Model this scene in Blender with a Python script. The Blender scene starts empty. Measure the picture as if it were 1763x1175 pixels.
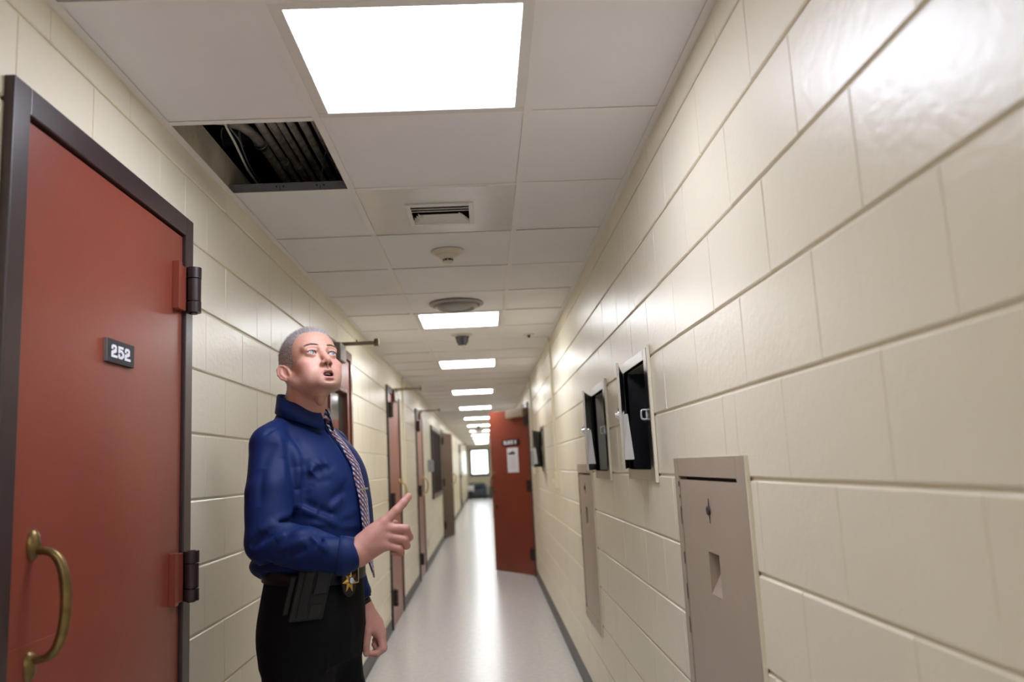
import bpy, bmesh, math, random
import numpy as np
from mathutils import Vector, Matrix

random.seed(7)
rng = np.random.default_rng(7)
scene = bpy.context.scene
COL = scene.collection
PI = math.pi

# ------------------------------------------------------------------ camera, world, exposure
CAM = Vector((0.4424, 0.0, 1.3735))
cam_data = bpy.data.cameras.new('camera')
cam = bpy.data.objects.new('camera', cam_data)
COL.objects.link(cam)
_R = Matrix(((0.9983, 0.0445, -0.0386), (-0.0314, -0.1526, -0.9878), (-0.0498, 0.9873, -0.1510)))
cam.matrix_world = Matrix.Translation(CAM) @ _R.to_4x4()
cam_data.sensor_width = 36.0
cam_data.lens = 1403.6 / 1763 * 36.0
cam_data.clip_start = 0.02
cam_data.clip_end = 200
cam_data.dof.use_dof = True
cam_data.dof.focus_distance = 2.55
cam_data.dof.aperture_fstop = 2.5
scene.camera = cam

world = bpy.data.worlds.new('overcast_sky')
scene.world = world
world.use_nodes = True
_bg = world.node_tree.nodes['Background']
_bg.inputs[0].default_value = (0.80, 0.92, 1.0, 1)
_bg.inputs[1].default_value = 6.0

scene.view_settings.view_transform = 'Standard'
scene.view_settings.look = 'None'
scene.view_settings.gamma = 1.0
scene.view_settings.use_curve_mapping = False
scene.view_settings.exposure = 0.0
scene.cycles.use_denoising = True
scene.cycles.max_bounces = 12
scene.cycles.diffuse_bounces = 6
LIGHT = 20.0          # radiance of the ceiling light lenses

# ------------------------------------------------------------------ materials
def mat(name, col, rough=0.5, metal=0.0, spec=0.5, bump=None, var=None, emit=None, coat=0.0, trans=0.0, sheen=0.0):
    """bump: list of (scale, strength, distance); var: (scale, amount) brightness mottling in the surface colour"""
    m = bpy.data.materials.new(name)
    m.use_nodes = True
    nt = m.node_tree
    b = nt.nodes['Principled BSDF']
    b.inputs['Base Color'].default_value = (*col, 1)
    b.inputs['Roughness'].default_value = rough
    b.inputs['Metallic'].default_value = metal
    b.inputs['Specular IOR Level'].default_value = spec
    if coat:
        b.inputs['Coat Weight'].default_value = coat
        b.inputs['Coat Roughness'].default_value = 0.15
    if trans:
        b.inputs['Transmission Weight'].default_value = trans
    if sheen:
        b.inputs['Sheen Weight'].default_value = sheen
        b.inputs['Sheen Roughness'].default_value = 0.4
    if emit:
        b.inputs['Emission Color'].default_value = (*emit[0], 1)
        b.inputs['Emission Strength'].default_value = emit[1]
    geo = None
    if bump or var:
        geo = nt.nodes.new('ShaderNodeNewGeometry')
    if bump:
        prev = None
        for s, st, d in bump:
            n = nt.nodes.new('ShaderNodeTexNoise')
            n.inputs['Scale'].default_value = s
            n.inputs['Detail'].default_value = 3
            nt.links.new(geo.outputs['Position'], n.inputs['Vector'])
            bp = nt.nodes.new('ShaderNodeBump')
            bp.inputs['Strength'].default_value = st
            bp.inputs['Distance'].default_value = d
            nt.links.new(n.outputs['Fac'], bp.inputs['Height'])
            if prev:
                nt.links.new(prev.outputs['Normal'], bp.inputs['Normal'])
            prev = bp
        nt.links.new(prev.outputs['Normal'], b.inputs['Normal'])
    if var:
        s, a = var
        n = nt.nodes.new('ShaderNodeTexNoise')
        n.inputs['Scale'].default_value = s
        n.inputs['Detail'].default_value = 5
        nt.links.new(geo.outputs['Position'], n.inputs['Vector'])
        r = nt.nodes.new('ShaderNodeMapRange')
        r.inputs[1].default_value = 0.3
        r.inputs[2].default_value = 0.7
        r.inputs[3].default_value = 1 - a
        r.inputs[4].default_value = 1 + a
        nt.links.new(n.outputs['Fac'], r.inputs[0])
        mx = nt.nodes.new('ShaderNodeVectorMath')
        mx.operation = 'SCALE'
        mx.inputs[0].default_value = col
        nt.links.new(r.outputs[0], mx.inputs['Scale'])
        nt.links.new(mx.outputs[0], b.inputs['Base Color'])
    return m

M = {}
M['wall'] = mat('cream_gloss_block_paint', (0.765, 0.703, 0.552), 0.32, bump=[(55, 0.25, 0.004), (420, 0.16, 0.0012)], var=(2.2, 0.03))
M['mortar'] = mat('cream_painted_mortar', (0.73, 0.675, 0.525), 0.40, bump=[(180, 0.3, 0.002)])
M['raw_block'] = mat('unpainted_block', (0.52, 0.47, 0.38), 0.9, bump=[(90, 0.5, 0.003)], var=(9, 0.2))
M['floor'] = mat('waxed_vinyl_tile', (0.62, 0.61, 0.60), 0.27, bump=[(4, 0.05, 0.01), (30, 0.05, 0.002)], var=(26, 0.07), coat=0.15)
M['ceiling_tile'] = mat('white_ceiling_board', (0.83, 0.82, 0.835), 0.75, bump=[(260, 0.10, 0.001)], var=(3, 0.02))
M['tee'] = mat('white_grid_enamel', (0.83, 0.81, 0.79), 0.45)
M['tee_web'] = mat('galvanised_web', (0.22, 0.225, 0.26), 0.5, metal=0.3)
M['red'] = mat('red_gloss_door_paint', (0.225, 0.050, 0.029), 0.33, spec=0.38, bump=[(35, 0.12, 0.002), (300, 0.06, 0.0008)], var=(3, 0.07))
M['red_frame'] = mat('red_brown_frame_paint', (0.150, 0.048, 0.030), 0.24, bump=[(60, 0.12, 0.002)])
M['brown'] = mat('dark_brown_frame_paint', (0.040, 0.024, 0.023), 0.33, bump=[(60, 0.15, 0.002)])
M['dark_brown'] = mat('dark_brown_hinge_paint', (0.026, 0.014, 0.014), 0.36)
M['brass'] = mat('tarnished_brass', (0.20, 0.14, 0.055), 0.38, metal=0.85, bump=[(120, 0.25, 0.001)], var=(40, 0.3))
M['bright_brass'] = mat('worn_bright_brass', (0.55, 0.40, 0.16), 0.30, metal=0.9)
M['bronze'] = mat('closer_bronze', (0.20, 0.15, 0.09), 0.35, metal=0.6)
M['closer_grey'] = mat('closer_cover_grey', (0.30, 0.28, 0.23), 0.45)
M['closer_tan'] = mat('closer_cover_tan', (0.42, 0.34, 0.24), 0.45)
M['beige'] = mat('taupe_cabinet_paint', (0.37, 0.297, 0.226), 0.36, bump=[(40, 0.08, 0.002), (260, 0.06, 0.0008)], var=(5, 0.04))
M['gap'] = mat('dark_chipped_gap', (0.035, 0.030, 0.026), 0.7)
M['steel'] = mat('brushed_stainless', (0.42, 0.40, 0.37), 0.30, metal=1.0, bump=[(160, 0.06, 0.0008)])
M['steel_dark'] = mat('dark_steel_lining', (0.085, 0.087, 0.10), 0.30, metal=0.7, bump=[(40, 0.08, 0.001)])
M['zinc'] = mat('zinc_plate', (0.55, 0.55, 0.55), 0.45, metal=0.7)
M['chrome'] = mat('chrome', (0.72, 0.72, 0.74), 0.14, metal=1.0)
M['cream_plastic'] = mat('cream_raceway', (0.70, 0.63, 0.46), 0.4)
M['grey_box'] = mat('grey_box_paint', (0.30, 0.32, 0.34), 0.5)
M['rubber'] = mat('dark_grey_cove_base', (0.075, 0.073, 0.075), 0.45, var=(12, 0.12))
M['white_paint'] = mat('white_enamel', (0.72, 0.70, 0.67), 0.35)
M['vent_plate'] = mat('glossy_white_metal_panel', (0.66, 0.645, 0.61), 0.24, metal=0.2, bump=[(2.6, 0.16, 0.05)])
M['black'] = mat('black_plastic', (0.012, 0.012, 0.014), 0.35)
M['slot'] = mat('dark_slot', (0.015, 0.017, 0.03), 0.6)
M['detector'] = mat('aged_cream_plastic', (0.66, 0.60, 0.50), 0.45)
M['grey_metal'] = mat('grey_round_diffuser', (0.33, 0.32, 0.31), 0.42, metal=0.2)
M['dome'] = mat('smoked_dome', (0.03, 0.035, 0.045), 0.12, coat=0.6)
M['sign'] = mat('dark_sign_plastic', (0.013, 0.013, 0.019), 0.45, spec=0.3)
M['sign_edge'] = mat('grey_sign_edge', (0.22, 0.22, 0.23), 0.5)
M['letter'] = mat('white_letter', (0.82, 0.83, 0.88), 0.5)
M['paper'] = mat('white_paper', (0.78, 0.78, 0.84), 0.7)
M['ink'] = mat('black_ink', (0.03, 0.03, 0.035), 0.7)
M['conduit'] = mat('dusty_conduit', (0.86, 0.80, 0.70), 0.45, metal=0.1, var=(30, 0.25))
M['coupling'] = mat('zinc_coupling', (0.60, 0.60, 0.58), 0.3, metal=0.9)
M['duct'] = mat('dark_duct', (0.13, 0.14, 0.17), 0.4)
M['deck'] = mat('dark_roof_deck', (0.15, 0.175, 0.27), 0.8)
M['cable'] = mat('white_cable', (0.75, 0.72, 0.64), 0.6)
M['lens'] = mat('cool_light_lens', (0.9, 0.9, 0.9), 0.5, emit=((0.885, 0.925, 1.085), LIGHT))      # cooler tint on the nearest lamps
M['lens_warm'] = mat('neutral_light_lens', (0.9, 0.9, 0.9), 0.5, emit=((0.945, 0.955, 0.975), LIGHT))
M['glass'] = mat('window_glass', (1, 1, 1), 0.02, trans=1.0)
M['dark_glass'] = mat('dark_room_glass', (0.05, 0.06, 0.05), 0.08, coat=0.4)
M['couch'] = mat('dark_blue_grey_vinyl', (0.055, 0.072, 0.10), 0.5)
M['cloth'] = mat('white_cloth', (0.72, 0.70, 0.72), 0.8)
M['wood'] = mat('brown_door_wood', (0.065, 0.028, 0.017), 0.42, spec=0.3)

# ------------------------------------------------------------------ mesh helpers
class MB:
    def __init__(self):
        self.v, self.f = [], []
    def add(self, vs, fs):
        n = len(self.v)
        self.v += [tuple(p) for p in vs]
        self.f += [tuple(i + n for i in q) for q in fs]
        return self
    def box(self, x0, x1, y0, y1, z0, z1):
        vs = [(x, y, z) for x in (x0, x1) for y in (y0, y1) for z in (z0, z1)]
        return self.add(vs, [(0, 1, 3, 2), (4, 6, 7, 5), (0, 4, 5, 1), (2, 3, 7, 6), (0, 2, 6, 4), (1, 5, 7, 3)])
    def obox(self, c, ax, ay, az):
        c, ax, ay, az = map(Vector, (c, ax, ay, az))
        vs = [c + sx * ax + sy * ay + sz * az for sx in (-1, 1) for sy in (-1, 1) for sz in (-1, 1)]
        fs = [(0, 1, 3, 2), (4, 6, 7, 5), (0, 4, 5, 1), (2, 3, 7, 6), (0, 2, 6, 4), (1, 5, 7, 3)]
        if ax.cross(ay).dot(az) < 0:
            fs = [tuple(reversed(q)) for q in fs]
        return self.add(vs, fs)
    def tube(self, path, r, n=12, caps=True):
        path = [Vector(p) for p in path]
        m = len(path)
        rs = r if isinstance(r, (list, tuple)) else [r] * m
        vs, fs = [], []
        t0 = (path[1] - path[0]).normalized()
        up = Vector((0, 0, 1)) if abs(t0.z) < 0.9 else Vector((1, 0, 0))
        nrm = (up - t0 * up.dot(t0)).normalized()
        for i in range(m):
            t = (path[min(i + 1, m - 1)] - path[max(i - 1, 0)]).normalized()
            nrm = (nrm - t * nrm.dot(t)).normalized()
            bi = t.cross(nrm)
            for k in range(n):
                a = 2 * PI * k / n
                vs.append(path[i] + rs[i] * (math.cos(a) * nrm + math.sin(a) * bi))
        for i in range(m - 1):
            for k in range(n):
                a, b = i * n + k, i * n + (k + 1) % n
                fs.append((a, b, b + n, a + n))
        if caps:
            fs.append(tuple(reversed(range(n))))
            fs.append(tuple(range((m - 1) * n, m * n)))
        return self.add(vs, fs)
    def cyl(self, a, b, r, n=20):
        return self.tube([a, b], r, n)
    def lathe(self, c, prof, n=40, axis='z'):
        """prof: (radius, height) pairs along the axis"""
        vs, fs = [], []
        for r, h in prof:
            for k in range(n):
                a = 2 * PI * k / n
                if axis == 'z':
                    vs.append((c[0] + r * math.cos(a), c[1] + r * math.sin(a), c[2] + h))
                elif axis == 'x':
                    vs.append((c[0] + h, c[1] + r * math.cos(a), c[2] + r * math.sin(a)))
                else:
                    vs.append((c[0] + r * math.sin(a), c[1] + h, c[2] + r * math.cos(a)))
        for i in range(len(prof) - 1):
            for k in range(n):
                a, b = i * n + k, i * n + (k + 1) % n
                fs.append((a, b, b + n, a + n))
        return self.add(vs, fs)
    def prism(self, poly, axis, a, b):
        """closed polygon of 2-D points in the plane across axis, from a to b"""
        n = len(poly)
        mk = {'x': lambda p, h: (h, p[0], p[1]), 'y': lambda p, h: (p[0], h, p[1]), 'z': lambda p, h: (p[0], p[1], h)}[axis]
        vs = [mk(p, a) for p in poly] + [mk(p, b) for p in poly]
        fs = [tuple(range(n)), tuple(reversed(range(n, 2 * n)))]
        fs += [(i, i + n, (i + 1) % n + n, (i + 1) % n) for i in range(n)]
        return self.add(vs, fs)
    def mesh(self, name, m, smooth=False, fix=True):
        me = bpy.data.meshes.new(name)
        me.from_pydata(self.v, [], self.f)
        if fix:
            bm = bmesh.new(); bm.from_mesh(me)
            bmesh.ops.recalc_face_normals(bm, faces=bm.faces[:])
            bm.to_mesh(me); bm.free()
        if m:
            me.materials.append(m)
        if smooth:
            me.polygons.foreach_set('use_smooth', [True] * len(me.polygons))
        me.update()
        return me
    def build(self, name, m, parent=None, smooth=False, bevel=0, local=False, seg=2, fix=True):
        if parent is not None and not local:
            o0 = abs_loc(parent)
            self.v = [(p[0] - o0[0], p[1] - o0[1], p[2] - o0[2]) for p in self.v]
        o = bpy.data.objects.new(name, self.mesh(name, M[m] if isinstance(m, str) else m, smooth, fix))
        COL.objects.link(o)
        if parent is not None:
            o.parent = parent
        if bevel:
            bv = o.modifiers.new('bevel', 'BEVEL')
            bv.width = bevel; bv.segments = seg; bv.limit_method = 'ANGLE'; bv.angle_limit = math.radians(40)
        if smooth:
            es = o.modifiers.new('split', 'EDGE_SPLIT'); es.split_angle = math.radians(50)
        return o

def abs_loc(o):
    v = Vector((0, 0, 0))
    while o is not None:
        v += o.location; o = o.parent
    return v

def empty(name, loc, rz=0.0):
    o = bpy.data.objects.new(name, None)
    COL.objects.link(o)
    o.location = loc
    o.rotation_euler = (0, 0, rz)
    o.empty_display_size = 0.1
    return o

def tag(o, label=None, cat=None, group=None, kind=None):
    if label: o['label'] = label
    if cat: o['category'] = cat
    if group: o['group'] = group
    if kind: o['kind'] = kind
    return o

# ------------------------------------------------------------------ the corridor's measures
XL, XR, ZC = -0.4416, 1.0099, 2.3916
T, Y0 = 0.6096, 1.6384               # ceiling module, first grid line
YB, YE = -3.9, 38.2                  # back and end walls
ZTOP = 2.53                          # top of the block walls
CH, CZ0 = 0.1981, 0.1305             # block course height, first bed joint
PITCH = 0.395

# openings: (y0, y1, z0, z1)
OPEN_L = [(1.53, 2.43, 0, 2.14), (4.49, 5.42, 0, 2.14), (7.50, 8.46, 0, 2.14), (10.57, 11.53, 0, 2.14),
          (13.40, 15.80, 0.93, 2.05), (16.52, 17.48, 0, 2.14), (27.4, 28.4, 0, 2.14)]
OPEN_R = [(1.83, 2.42, 0.52, 1.33), (4.45, 5.01, 0.52, 1.33), (2.80, 3.18, 1.335, 1.705), (3.79, 4.14, 1.325, 1.70),
          (7.80, 8.20, 1.33, 1.70), (10.42, 11.32, 0, 2.14)]

def rect_minus(rect, holes):
    out = [rect]
    for h in holes:
        nxt = []
        for (a, b, c, d) in out:
            if h[0] >= b or h[1] <= a or h[2] >= d or h[3] <= c:
                nxt.append((a, b, c, d)); continue
            if h[0] > a: nxt.append((a, h[0], c, d))
            if h[1] < b: nxt.append((h[1], b, c, d))
            a2, b2 = max(a, h[0]), min(b, h[1])
            if h[2] > c: nxt.append((a2, b2, c, h[2]))
            if h[3] < d: nxt.append((a2, b2, h[3], d))
        out = nxt
    return [r for r in out if r[1] - r[0] > 0.012 and r[3] - r[2] > 0.012]

BLK = {}
def block_mesh(w, h, sgn, d=0.0058, gy=0.0006, gz=0.0036, c=0.0034, salt=0):
    key = (round(w, 3), round(h, 3), sgn, salt)
    if key in BLK:
        return BLK[key]
    r = random.Random(hash(key) & 0xffff)
    y, z = w / 2 - gy, h / 2 - gz
    m = MB()
    j = lambda s: r.uniform(-s, s)
    front = [(sgn * (d + j(0.0007)), sy * (y - 0.0017) + j(0.0006), sz * (z - c) + j(0.0010)) for sy, sz in ((-1, -1), (1, -1), (1, 1), (-1, 1))]
    mid = [(sgn * (d - c * 0.8), sy * y + j(0.0004), sz * z + j(0.0008)) for sy, sz in ((-1, -1), (1, -1), (1, 1), (-1, 1))]
    back = [(0, sy * y, sz * z) for sy, sz in ((-1, -1), (1, -1), (1, 1), (-1, 1))]
    fs = [(0, 1, 2, 3)]
    for a in (0, 4):
        for k in range(4):
            fs.append((a + k, a + 4 + k, a + 4 + (k + 1) % 4, a + (k + 1) % 4))
    m.add(front + mid + back, fs)
    me = m.mesh('block', M['wall'], fix=False)
    # outward winding: the front must face sgn * x
    if me.polygons[0].normal.x * sgn < 0:
        me.flip_normals()
    me.polygons.foreach_set('use_smooth', [False] * len(me.polygons))
    BLK[key] = me
    return me

def block_wall(name, X, sgn, opens, phase, y_single, joints, label):
    """mortar slab with openings, blocks on its face; sgn: +1 faces +x"""
    holes = opens
    m = MB()
    for (a, b, c, d) in rect_minus((YB - 0.2, YE, 0, ZTOP), holes):
        m.box(min(X - sgn * 0.0058, X - sgn * 0.2), max(X - sgn * 0.0058, X - sgn * 0.2), a, b, c, d)
    wall = m.build(name, 'mortar')
    tag(wall, label, kind='structure')
    grown = [(a - 0.004, b + 0.004, c - 0.004, d + 0.004) for (a, b, c, d) in opens]
    singles, rest = [], MB()
    k = 0
    z0 = CZ0 - CH
    while z0 < ZTOP - 0.02:
        za, zb = max(z0, 0.0), min(z0 + CH, ZTOP)
        off = phase + (PITCH / 2 if k % 2 else 0.0)
        y = off - PITCH * 40
        while y < YE:
            ya, yb = max(y, YB), min(y + PITCH, YE)
            if yb - ya > 0.02:
                cuts = sorted([ya] + [j for j in joints if ya + 0.02 < j < yb - 0.02] + [yb])
                for p, q in zip(cuts[:-1], cuts[1:]):
                    for (a, b, c, d) in rect_minus((p, q, za, zb), grown):
                        singles.append((a, b, c, d))
            y += PITCH
        z0 += CH
        k += 1
    def seen(r):
        return 0.55 <= r[1] and r[0] < y_single and r[2] < ZC
    near = [r for r in singles if seen(r)]
    near.sort(key=lambda r: r[0])
    near, over = near[:296], near[296:]
    for i, (a, b, c, d) in enumerate(near):
        full = b - a > PITCH - 0.01
        o = bpy.data.objects.new('block', block_mesh(b - a, d - c, sgn, salt=(i % 5 if full else 0)))
        COL.objects.link(o)
        o.parent = wall
        o.location = (X - sgn * 0.0058, (a + b) / 2, (c + d) / 2)
    for (a, b, c, d) in [r for r in singles if not seen(r)] + over:
        me = block_mesh(b - a, d - c, sgn)
        cx, cy, cz = X - sgn * 0.0058, (a + b) / 2, (c + d) / 2
        rest.add([(v.co.x + cx, v.co.y + cy, v.co.z + cz) for v in me.vertices], [tuple(p.vertices) for p in me.polygons])
    o = rest.build('blockwork', 'wall', wall, fix=False)
    o['kind'] = 'stuff'
    o['label'] = 'cream painted blocks farther down the corridor'
    return wall

block_wall('wall_left', XL, 1, OPEN_L, 2.828, 9.0, [3.44], 'cream painted concrete block wall with the red numbered door')
block_wall('wall_right', XR, -1, OPEN_R, 0.935, 9.0, [3.02], 'cream painted concrete block wall with the recessed steel boxes')

# end wall and the wall behind the camera
WIN_E = (-0.275, 0.575, 1.02, 2.20)
def cross_wall(name, y, sgn, holes, label):
    m = MB()
    for (a, b, c, d) in rect_minus((XL - 0.2, XR + 0.2, 0, ZTOP), holes):
        m.box(a, b, min(y + 0.0058 * -sgn, y - sgn * 0.2), max(y + 0.0058 * -sgn, y - sgn * 0.2), c, d)
    wall = m.build(name, 'mortar')
    tag(wall, label, kind='structure')
    k, z0 = 0, CZ0 - CH
    while z0 < ZTOP - 0.02:
        za, zb = max(z0, 0.0), min(z0 + CH, ZTOP)
        x = XL - (PITCH / 2 if k % 2 else 0)
        while x < XR:
            xa, xb = max(x, XL), min(x + PITCH, XR)
            for (a, b, c, d) in rect_minus((xa, xb, za, zb), holes):
                o = bpy.data.objects.new('block', block_mesh(b - a, d - c, sgn, gy=0.004))
                COL.objects.link(o); o.parent = wall
                o.location = ((a + b) / 2, y - sgn * 0.0058, (c + d) / 2)
                o.rotation_euler = (0, 0, PI / 2)
            x += PITCH
        z0 += CH; k += 1
    return wall
cross_wall('wall_end', YE, -1, [WIN_E], 'short cream block wall closing the far end around the window')
m = MB(); m.box(XL - 0.2, XR + 0.2, YB - 0.2, YB, 0, ZTOP)
tag(m.build('wall_back', 'wall'), 'plain cream wall closing the corridor behind the viewpoint', kind='structure')

# floor
m = MB(); m.box(XL - 1.6, XR + 1.6, YB - 0.2, YE + 0.3, -0.12, 0)
tag(m.build('floor', 'floor'), 'glossy pale grey waxed floor reflecting the lights', kind='structure')

# baseboards, broken at the doors
def baseboard(name, X, sgn, opens, label):
    prof = [(0, 0), (0.014, 0), (0.008, 0.012), (0.005, 0.03), (0.005, 0.096), (0.003, 0.101), (0, 0.101)]
    cuts = sorted([(a - 0.06, b + 0.06) for (a, b, c, d) in opens if c == 0])
    y = YB
    m = MB()
    for a, b in cuts + [(YE, YE)]:
        if a > y:
            m.prism([(X + sgn * px, pz) for px, pz in prof], 'y', y, a)
        y = max(y, b)
    tag(m.build(name, 'rubber'), label, kind='structure')
baseboard('baseboard_left', XL, 1, OPEN_L, 'dark grey cove base along the numbered door wall')
baseboard('baseboard_right', XR, -1, OPEN_R, 'dark grey cove base along the wall of recessed boxes')
m = MB(); m.box(XL + 0.006, XR - 0.006, YE - 0.006, YE, 0, 0.10)
tag(m.build('baseboard_end', 'rubber'), 'dark cove base under the far window', kind='structure')

# ------------------------------------------------------------------ ceiling
ceil = empty('ceiling', (0, 0, ZC))
tag(ceil, 'suspended white tile ceiling with one tile missing', kind='structure')
COLS = [(XL, 0.0), (0.0, T), (T, XR)]
K0, K1 = -9, int((YE - Y0) / T) + 1
LIGHT_K = [-9, -5, 0, 6, 10, 15, 20, 25, 30, 35, 40, 45, 50, 55]
TW = 0.0232
def grid_y(k):
    return max(YB, min(YE, Y0 + k * T))
tile_cache = {}
for k in range(K0, K1):
    ya, yb = grid_y(k), grid_y(k + 1)
    if yb - ya < 0.1:
        continue
    for ci, (xa, xb) in enumerate(COLS):
        if ci == 1 and (k in LIGHT_K or k == 2): continue
        if ci == 0 and k == 1: continue
        w, d = xb - xa - 0.006, yb - ya - 0.006
        key = (ci, round(d, 3))
        if key not in tile_cache:
            t = MB()
            t.box(-w / 2, w / 2, -d / 2, d / 2, 0, 0.015)
            tile_cache[key] = t.mesh('ceiling_tile', M['ceiling_tile'])
        o = bpy.data.objects.new('ceiling_tile', tile_cache[key])
        COL.objects.link(o); o.parent = ceil
        o.location = ((xa + xb) / 2, (ya + yb) / 2, 0.0018 + random.uniform(0, 0.0018))
        o.rotation_euler = (random.uniform(-0.0028, 0.0028), random.uniform(-0.002, 0.002), 0)
for x in (0.0, T):
    m = MB()
    m.box(x - TW / 2, x + TW / 2, YB, YE, ZC - 0.0015, ZC)
    m.box(x - 0.0012, x + 0.0012, YB, YE, ZC, ZC + 0.036)
    m.build('main_tee', 'tee', ceil)
for k in range(K0 + 1, K1):
    y = Y0 + k * T
    if y > YE - 0.05: break
    if k == 2:
        # the rail beyond the missing tile: its upright web shows, with punched holes
        m = MB(); m.box(XL, XR, y - TW / 2, y + TW / 2, ZC - 0.001, ZC + 0.0002)
        tee = m.build('cross_tee', 'tee', ceil)
        m = MB(); m.box(XL, 0, y - 0.0015, y + 0.0015, ZC + 0.0002, ZC + 0.030)
        m.box(XL, 0, y - 0.005, y + 0.004, ZC + 0.030, ZC + 0.034)
        web = m.build('web', 'tee_web', tee)
        h = MB()
        for hx in (-0.27, -0.245, -0.125, -0.10):
            h.cyl((hx, y - 0.0022, ZC + 0.022), (hx, y - 0.0014, ZC + 0.022), 0.0035, 10)
        for hx in (-0.2575, -0.1125):
            h.box(hx - 0.001, hx + 0.001, y - 0.0022, y - 0.0014, ZC + 0.008, ZC + 0.024)
        h.build('punched_hole', 'slot', tee)
        continue
    m = MB(); m.box(XL, XR, y - TW / 2, y + TW / 2, ZC - 0.001, ZC + 0.0002)
    m.box(XL, XR, y - 0.001, y + 0.001, ZC, ZC + 0.03)
    m.build('cross_tee', 'tee', ceil)
for x0, x1 in ((XL, XL + 0.022), (XR - 0.022, XR)):
    m = MB(); m.box(x0, x1, YB, YE, ZC - 0.0015, ZC)
    m.box(x0 if x0 < 0 else x1 - 0.0015, x0 + 0.0015 if x0 < 0 else x1, YB, YE, ZC, ZC + 0.02)
    m.build('wall_angle', 'tee', ceil)

# space above the ceiling: deck overhead and dark sides over the rooms
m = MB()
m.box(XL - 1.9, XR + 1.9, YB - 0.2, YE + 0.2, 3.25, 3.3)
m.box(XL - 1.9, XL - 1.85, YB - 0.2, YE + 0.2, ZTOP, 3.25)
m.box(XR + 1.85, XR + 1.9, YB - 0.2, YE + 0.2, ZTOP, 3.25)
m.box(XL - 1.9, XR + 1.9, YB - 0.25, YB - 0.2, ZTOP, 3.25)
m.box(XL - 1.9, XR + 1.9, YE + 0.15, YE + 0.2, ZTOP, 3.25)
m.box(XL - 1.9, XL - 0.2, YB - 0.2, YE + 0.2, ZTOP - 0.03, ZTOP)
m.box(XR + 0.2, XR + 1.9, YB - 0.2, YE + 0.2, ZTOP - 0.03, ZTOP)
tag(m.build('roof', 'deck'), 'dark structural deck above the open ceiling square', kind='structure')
m = MB()
m.box(XL - 0.19, XL + 0.002, YB, YE, ZC + 0.022, ZTOP + 0.001)
tag(m.build('trim_1', 'raw_block'), 'bare block course above the ceiling line in the open square', kind='structure')

# rooms behind the doors and windows (plain dark boxes so that nothing leaks)
m = MB()
for X, s in ((XL, -1), (XR, 1)):
    x0, x1 = X + s * 0.2, X + s * 1.5
    m.box(min(x1, x1 + s * 0.05), max(x1, x1 + s * 0.05), YB - 0.2, YE, 0, ZTOP)
    for ye in (YB - 0.2, YE - 0.05):
        m.box(min(x0, x1), max(x0, x1), ye, ye + 0.05, 0, ZTOP)
tag(m.build('wall_rooms', 'mortar'), 'plain far walls of the dim rooms behind the doors', kind='structure')

# ------------------------------------------------------------------ lights in the ceiling
ORD = ['first', 'second', 'third', 'fourth', 'fifth', 'sixth', 'seventh', 'eighth', 'ninth', 'tenth', 'eleventh', 'twelfth']
vis = 0
for k in LIGHT_K:
    ya, yb = grid_y(k), grid_y(k + 1)
    if yb - ya < 0.3: continue
    e = empty('ceiling_light', (T / 2, (ya + yb) / 2, ZC))
    m = MB()
    a = 0.010
    x0, x1, y0, y1 = a, T - a, ya + a, yb - a
    b = 0.030
    for r in ((x0, x1, y0, y0 + b), (x0, x1, y1 - b, y1), (x0, x0 + b, y0 + b, y1 - b), (x1 - b, x1, y0 + b, y1 - b)):
        m.box(r[0], r[1], r[2], r[3], ZC - 0.003, ZC + 0.05)
    m.box(x0, x1, y0, y1, ZC + 0.05, ZC + 0.06)
    m.build('frame', 'white_paint', e, bevel=0.002)
    m = MB()
    m.box(x0 + b - 0.002, x1 - b + 0.002, y0 + b - 0.002, y1 - b + 0.002, ZC + 0.001, ZC + 0.006)
    m.build('lens', 'lens' if k <= 0 else 'lens_warm', e)
    if k < 0:
        lab = 'square lit ceiling panel behind the viewpoint' + (', nearer one' if k == -5 else ', at the back wall')
    elif k == 0:
        lab = 'largest square lit ceiling panel, beside the missing ceiling tile'
    elif k == 6:
        lab = 'lit ceiling panel between the grey round diffuser and the black dome camera'
    elif k == 10:
        lab = 'lit ceiling panel just beyond the black dome camera'
    else:
        lab = f'{ORD[vis]} lit ceiling panel counted down the corridor from the missing tile'
    tag(e, lab, 'ceiling light', 'square lit panels in the ceiling')
    if k >= 0: vis += 1
# ------------------------------------------------------------------ doors
def block_text(cells, x, z, s, m, y0, y1, put):
    """chunky letters on a 5 x 7 grid; put(mb, u0, u1, y0, y1, v0, v1) places one stroke box"""
    for row, line in enumerate(cells):
        c = 0
        while c < len(line):
            if line[c] == '#':
                e = c
                while e < len(line) and line[e] == '#': e += 1
                put(m, x + c * s, x + e * s, y0, y1, z - (row + 1) * s, z - row * s)
                c = e
            else:
                c += 1

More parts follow.
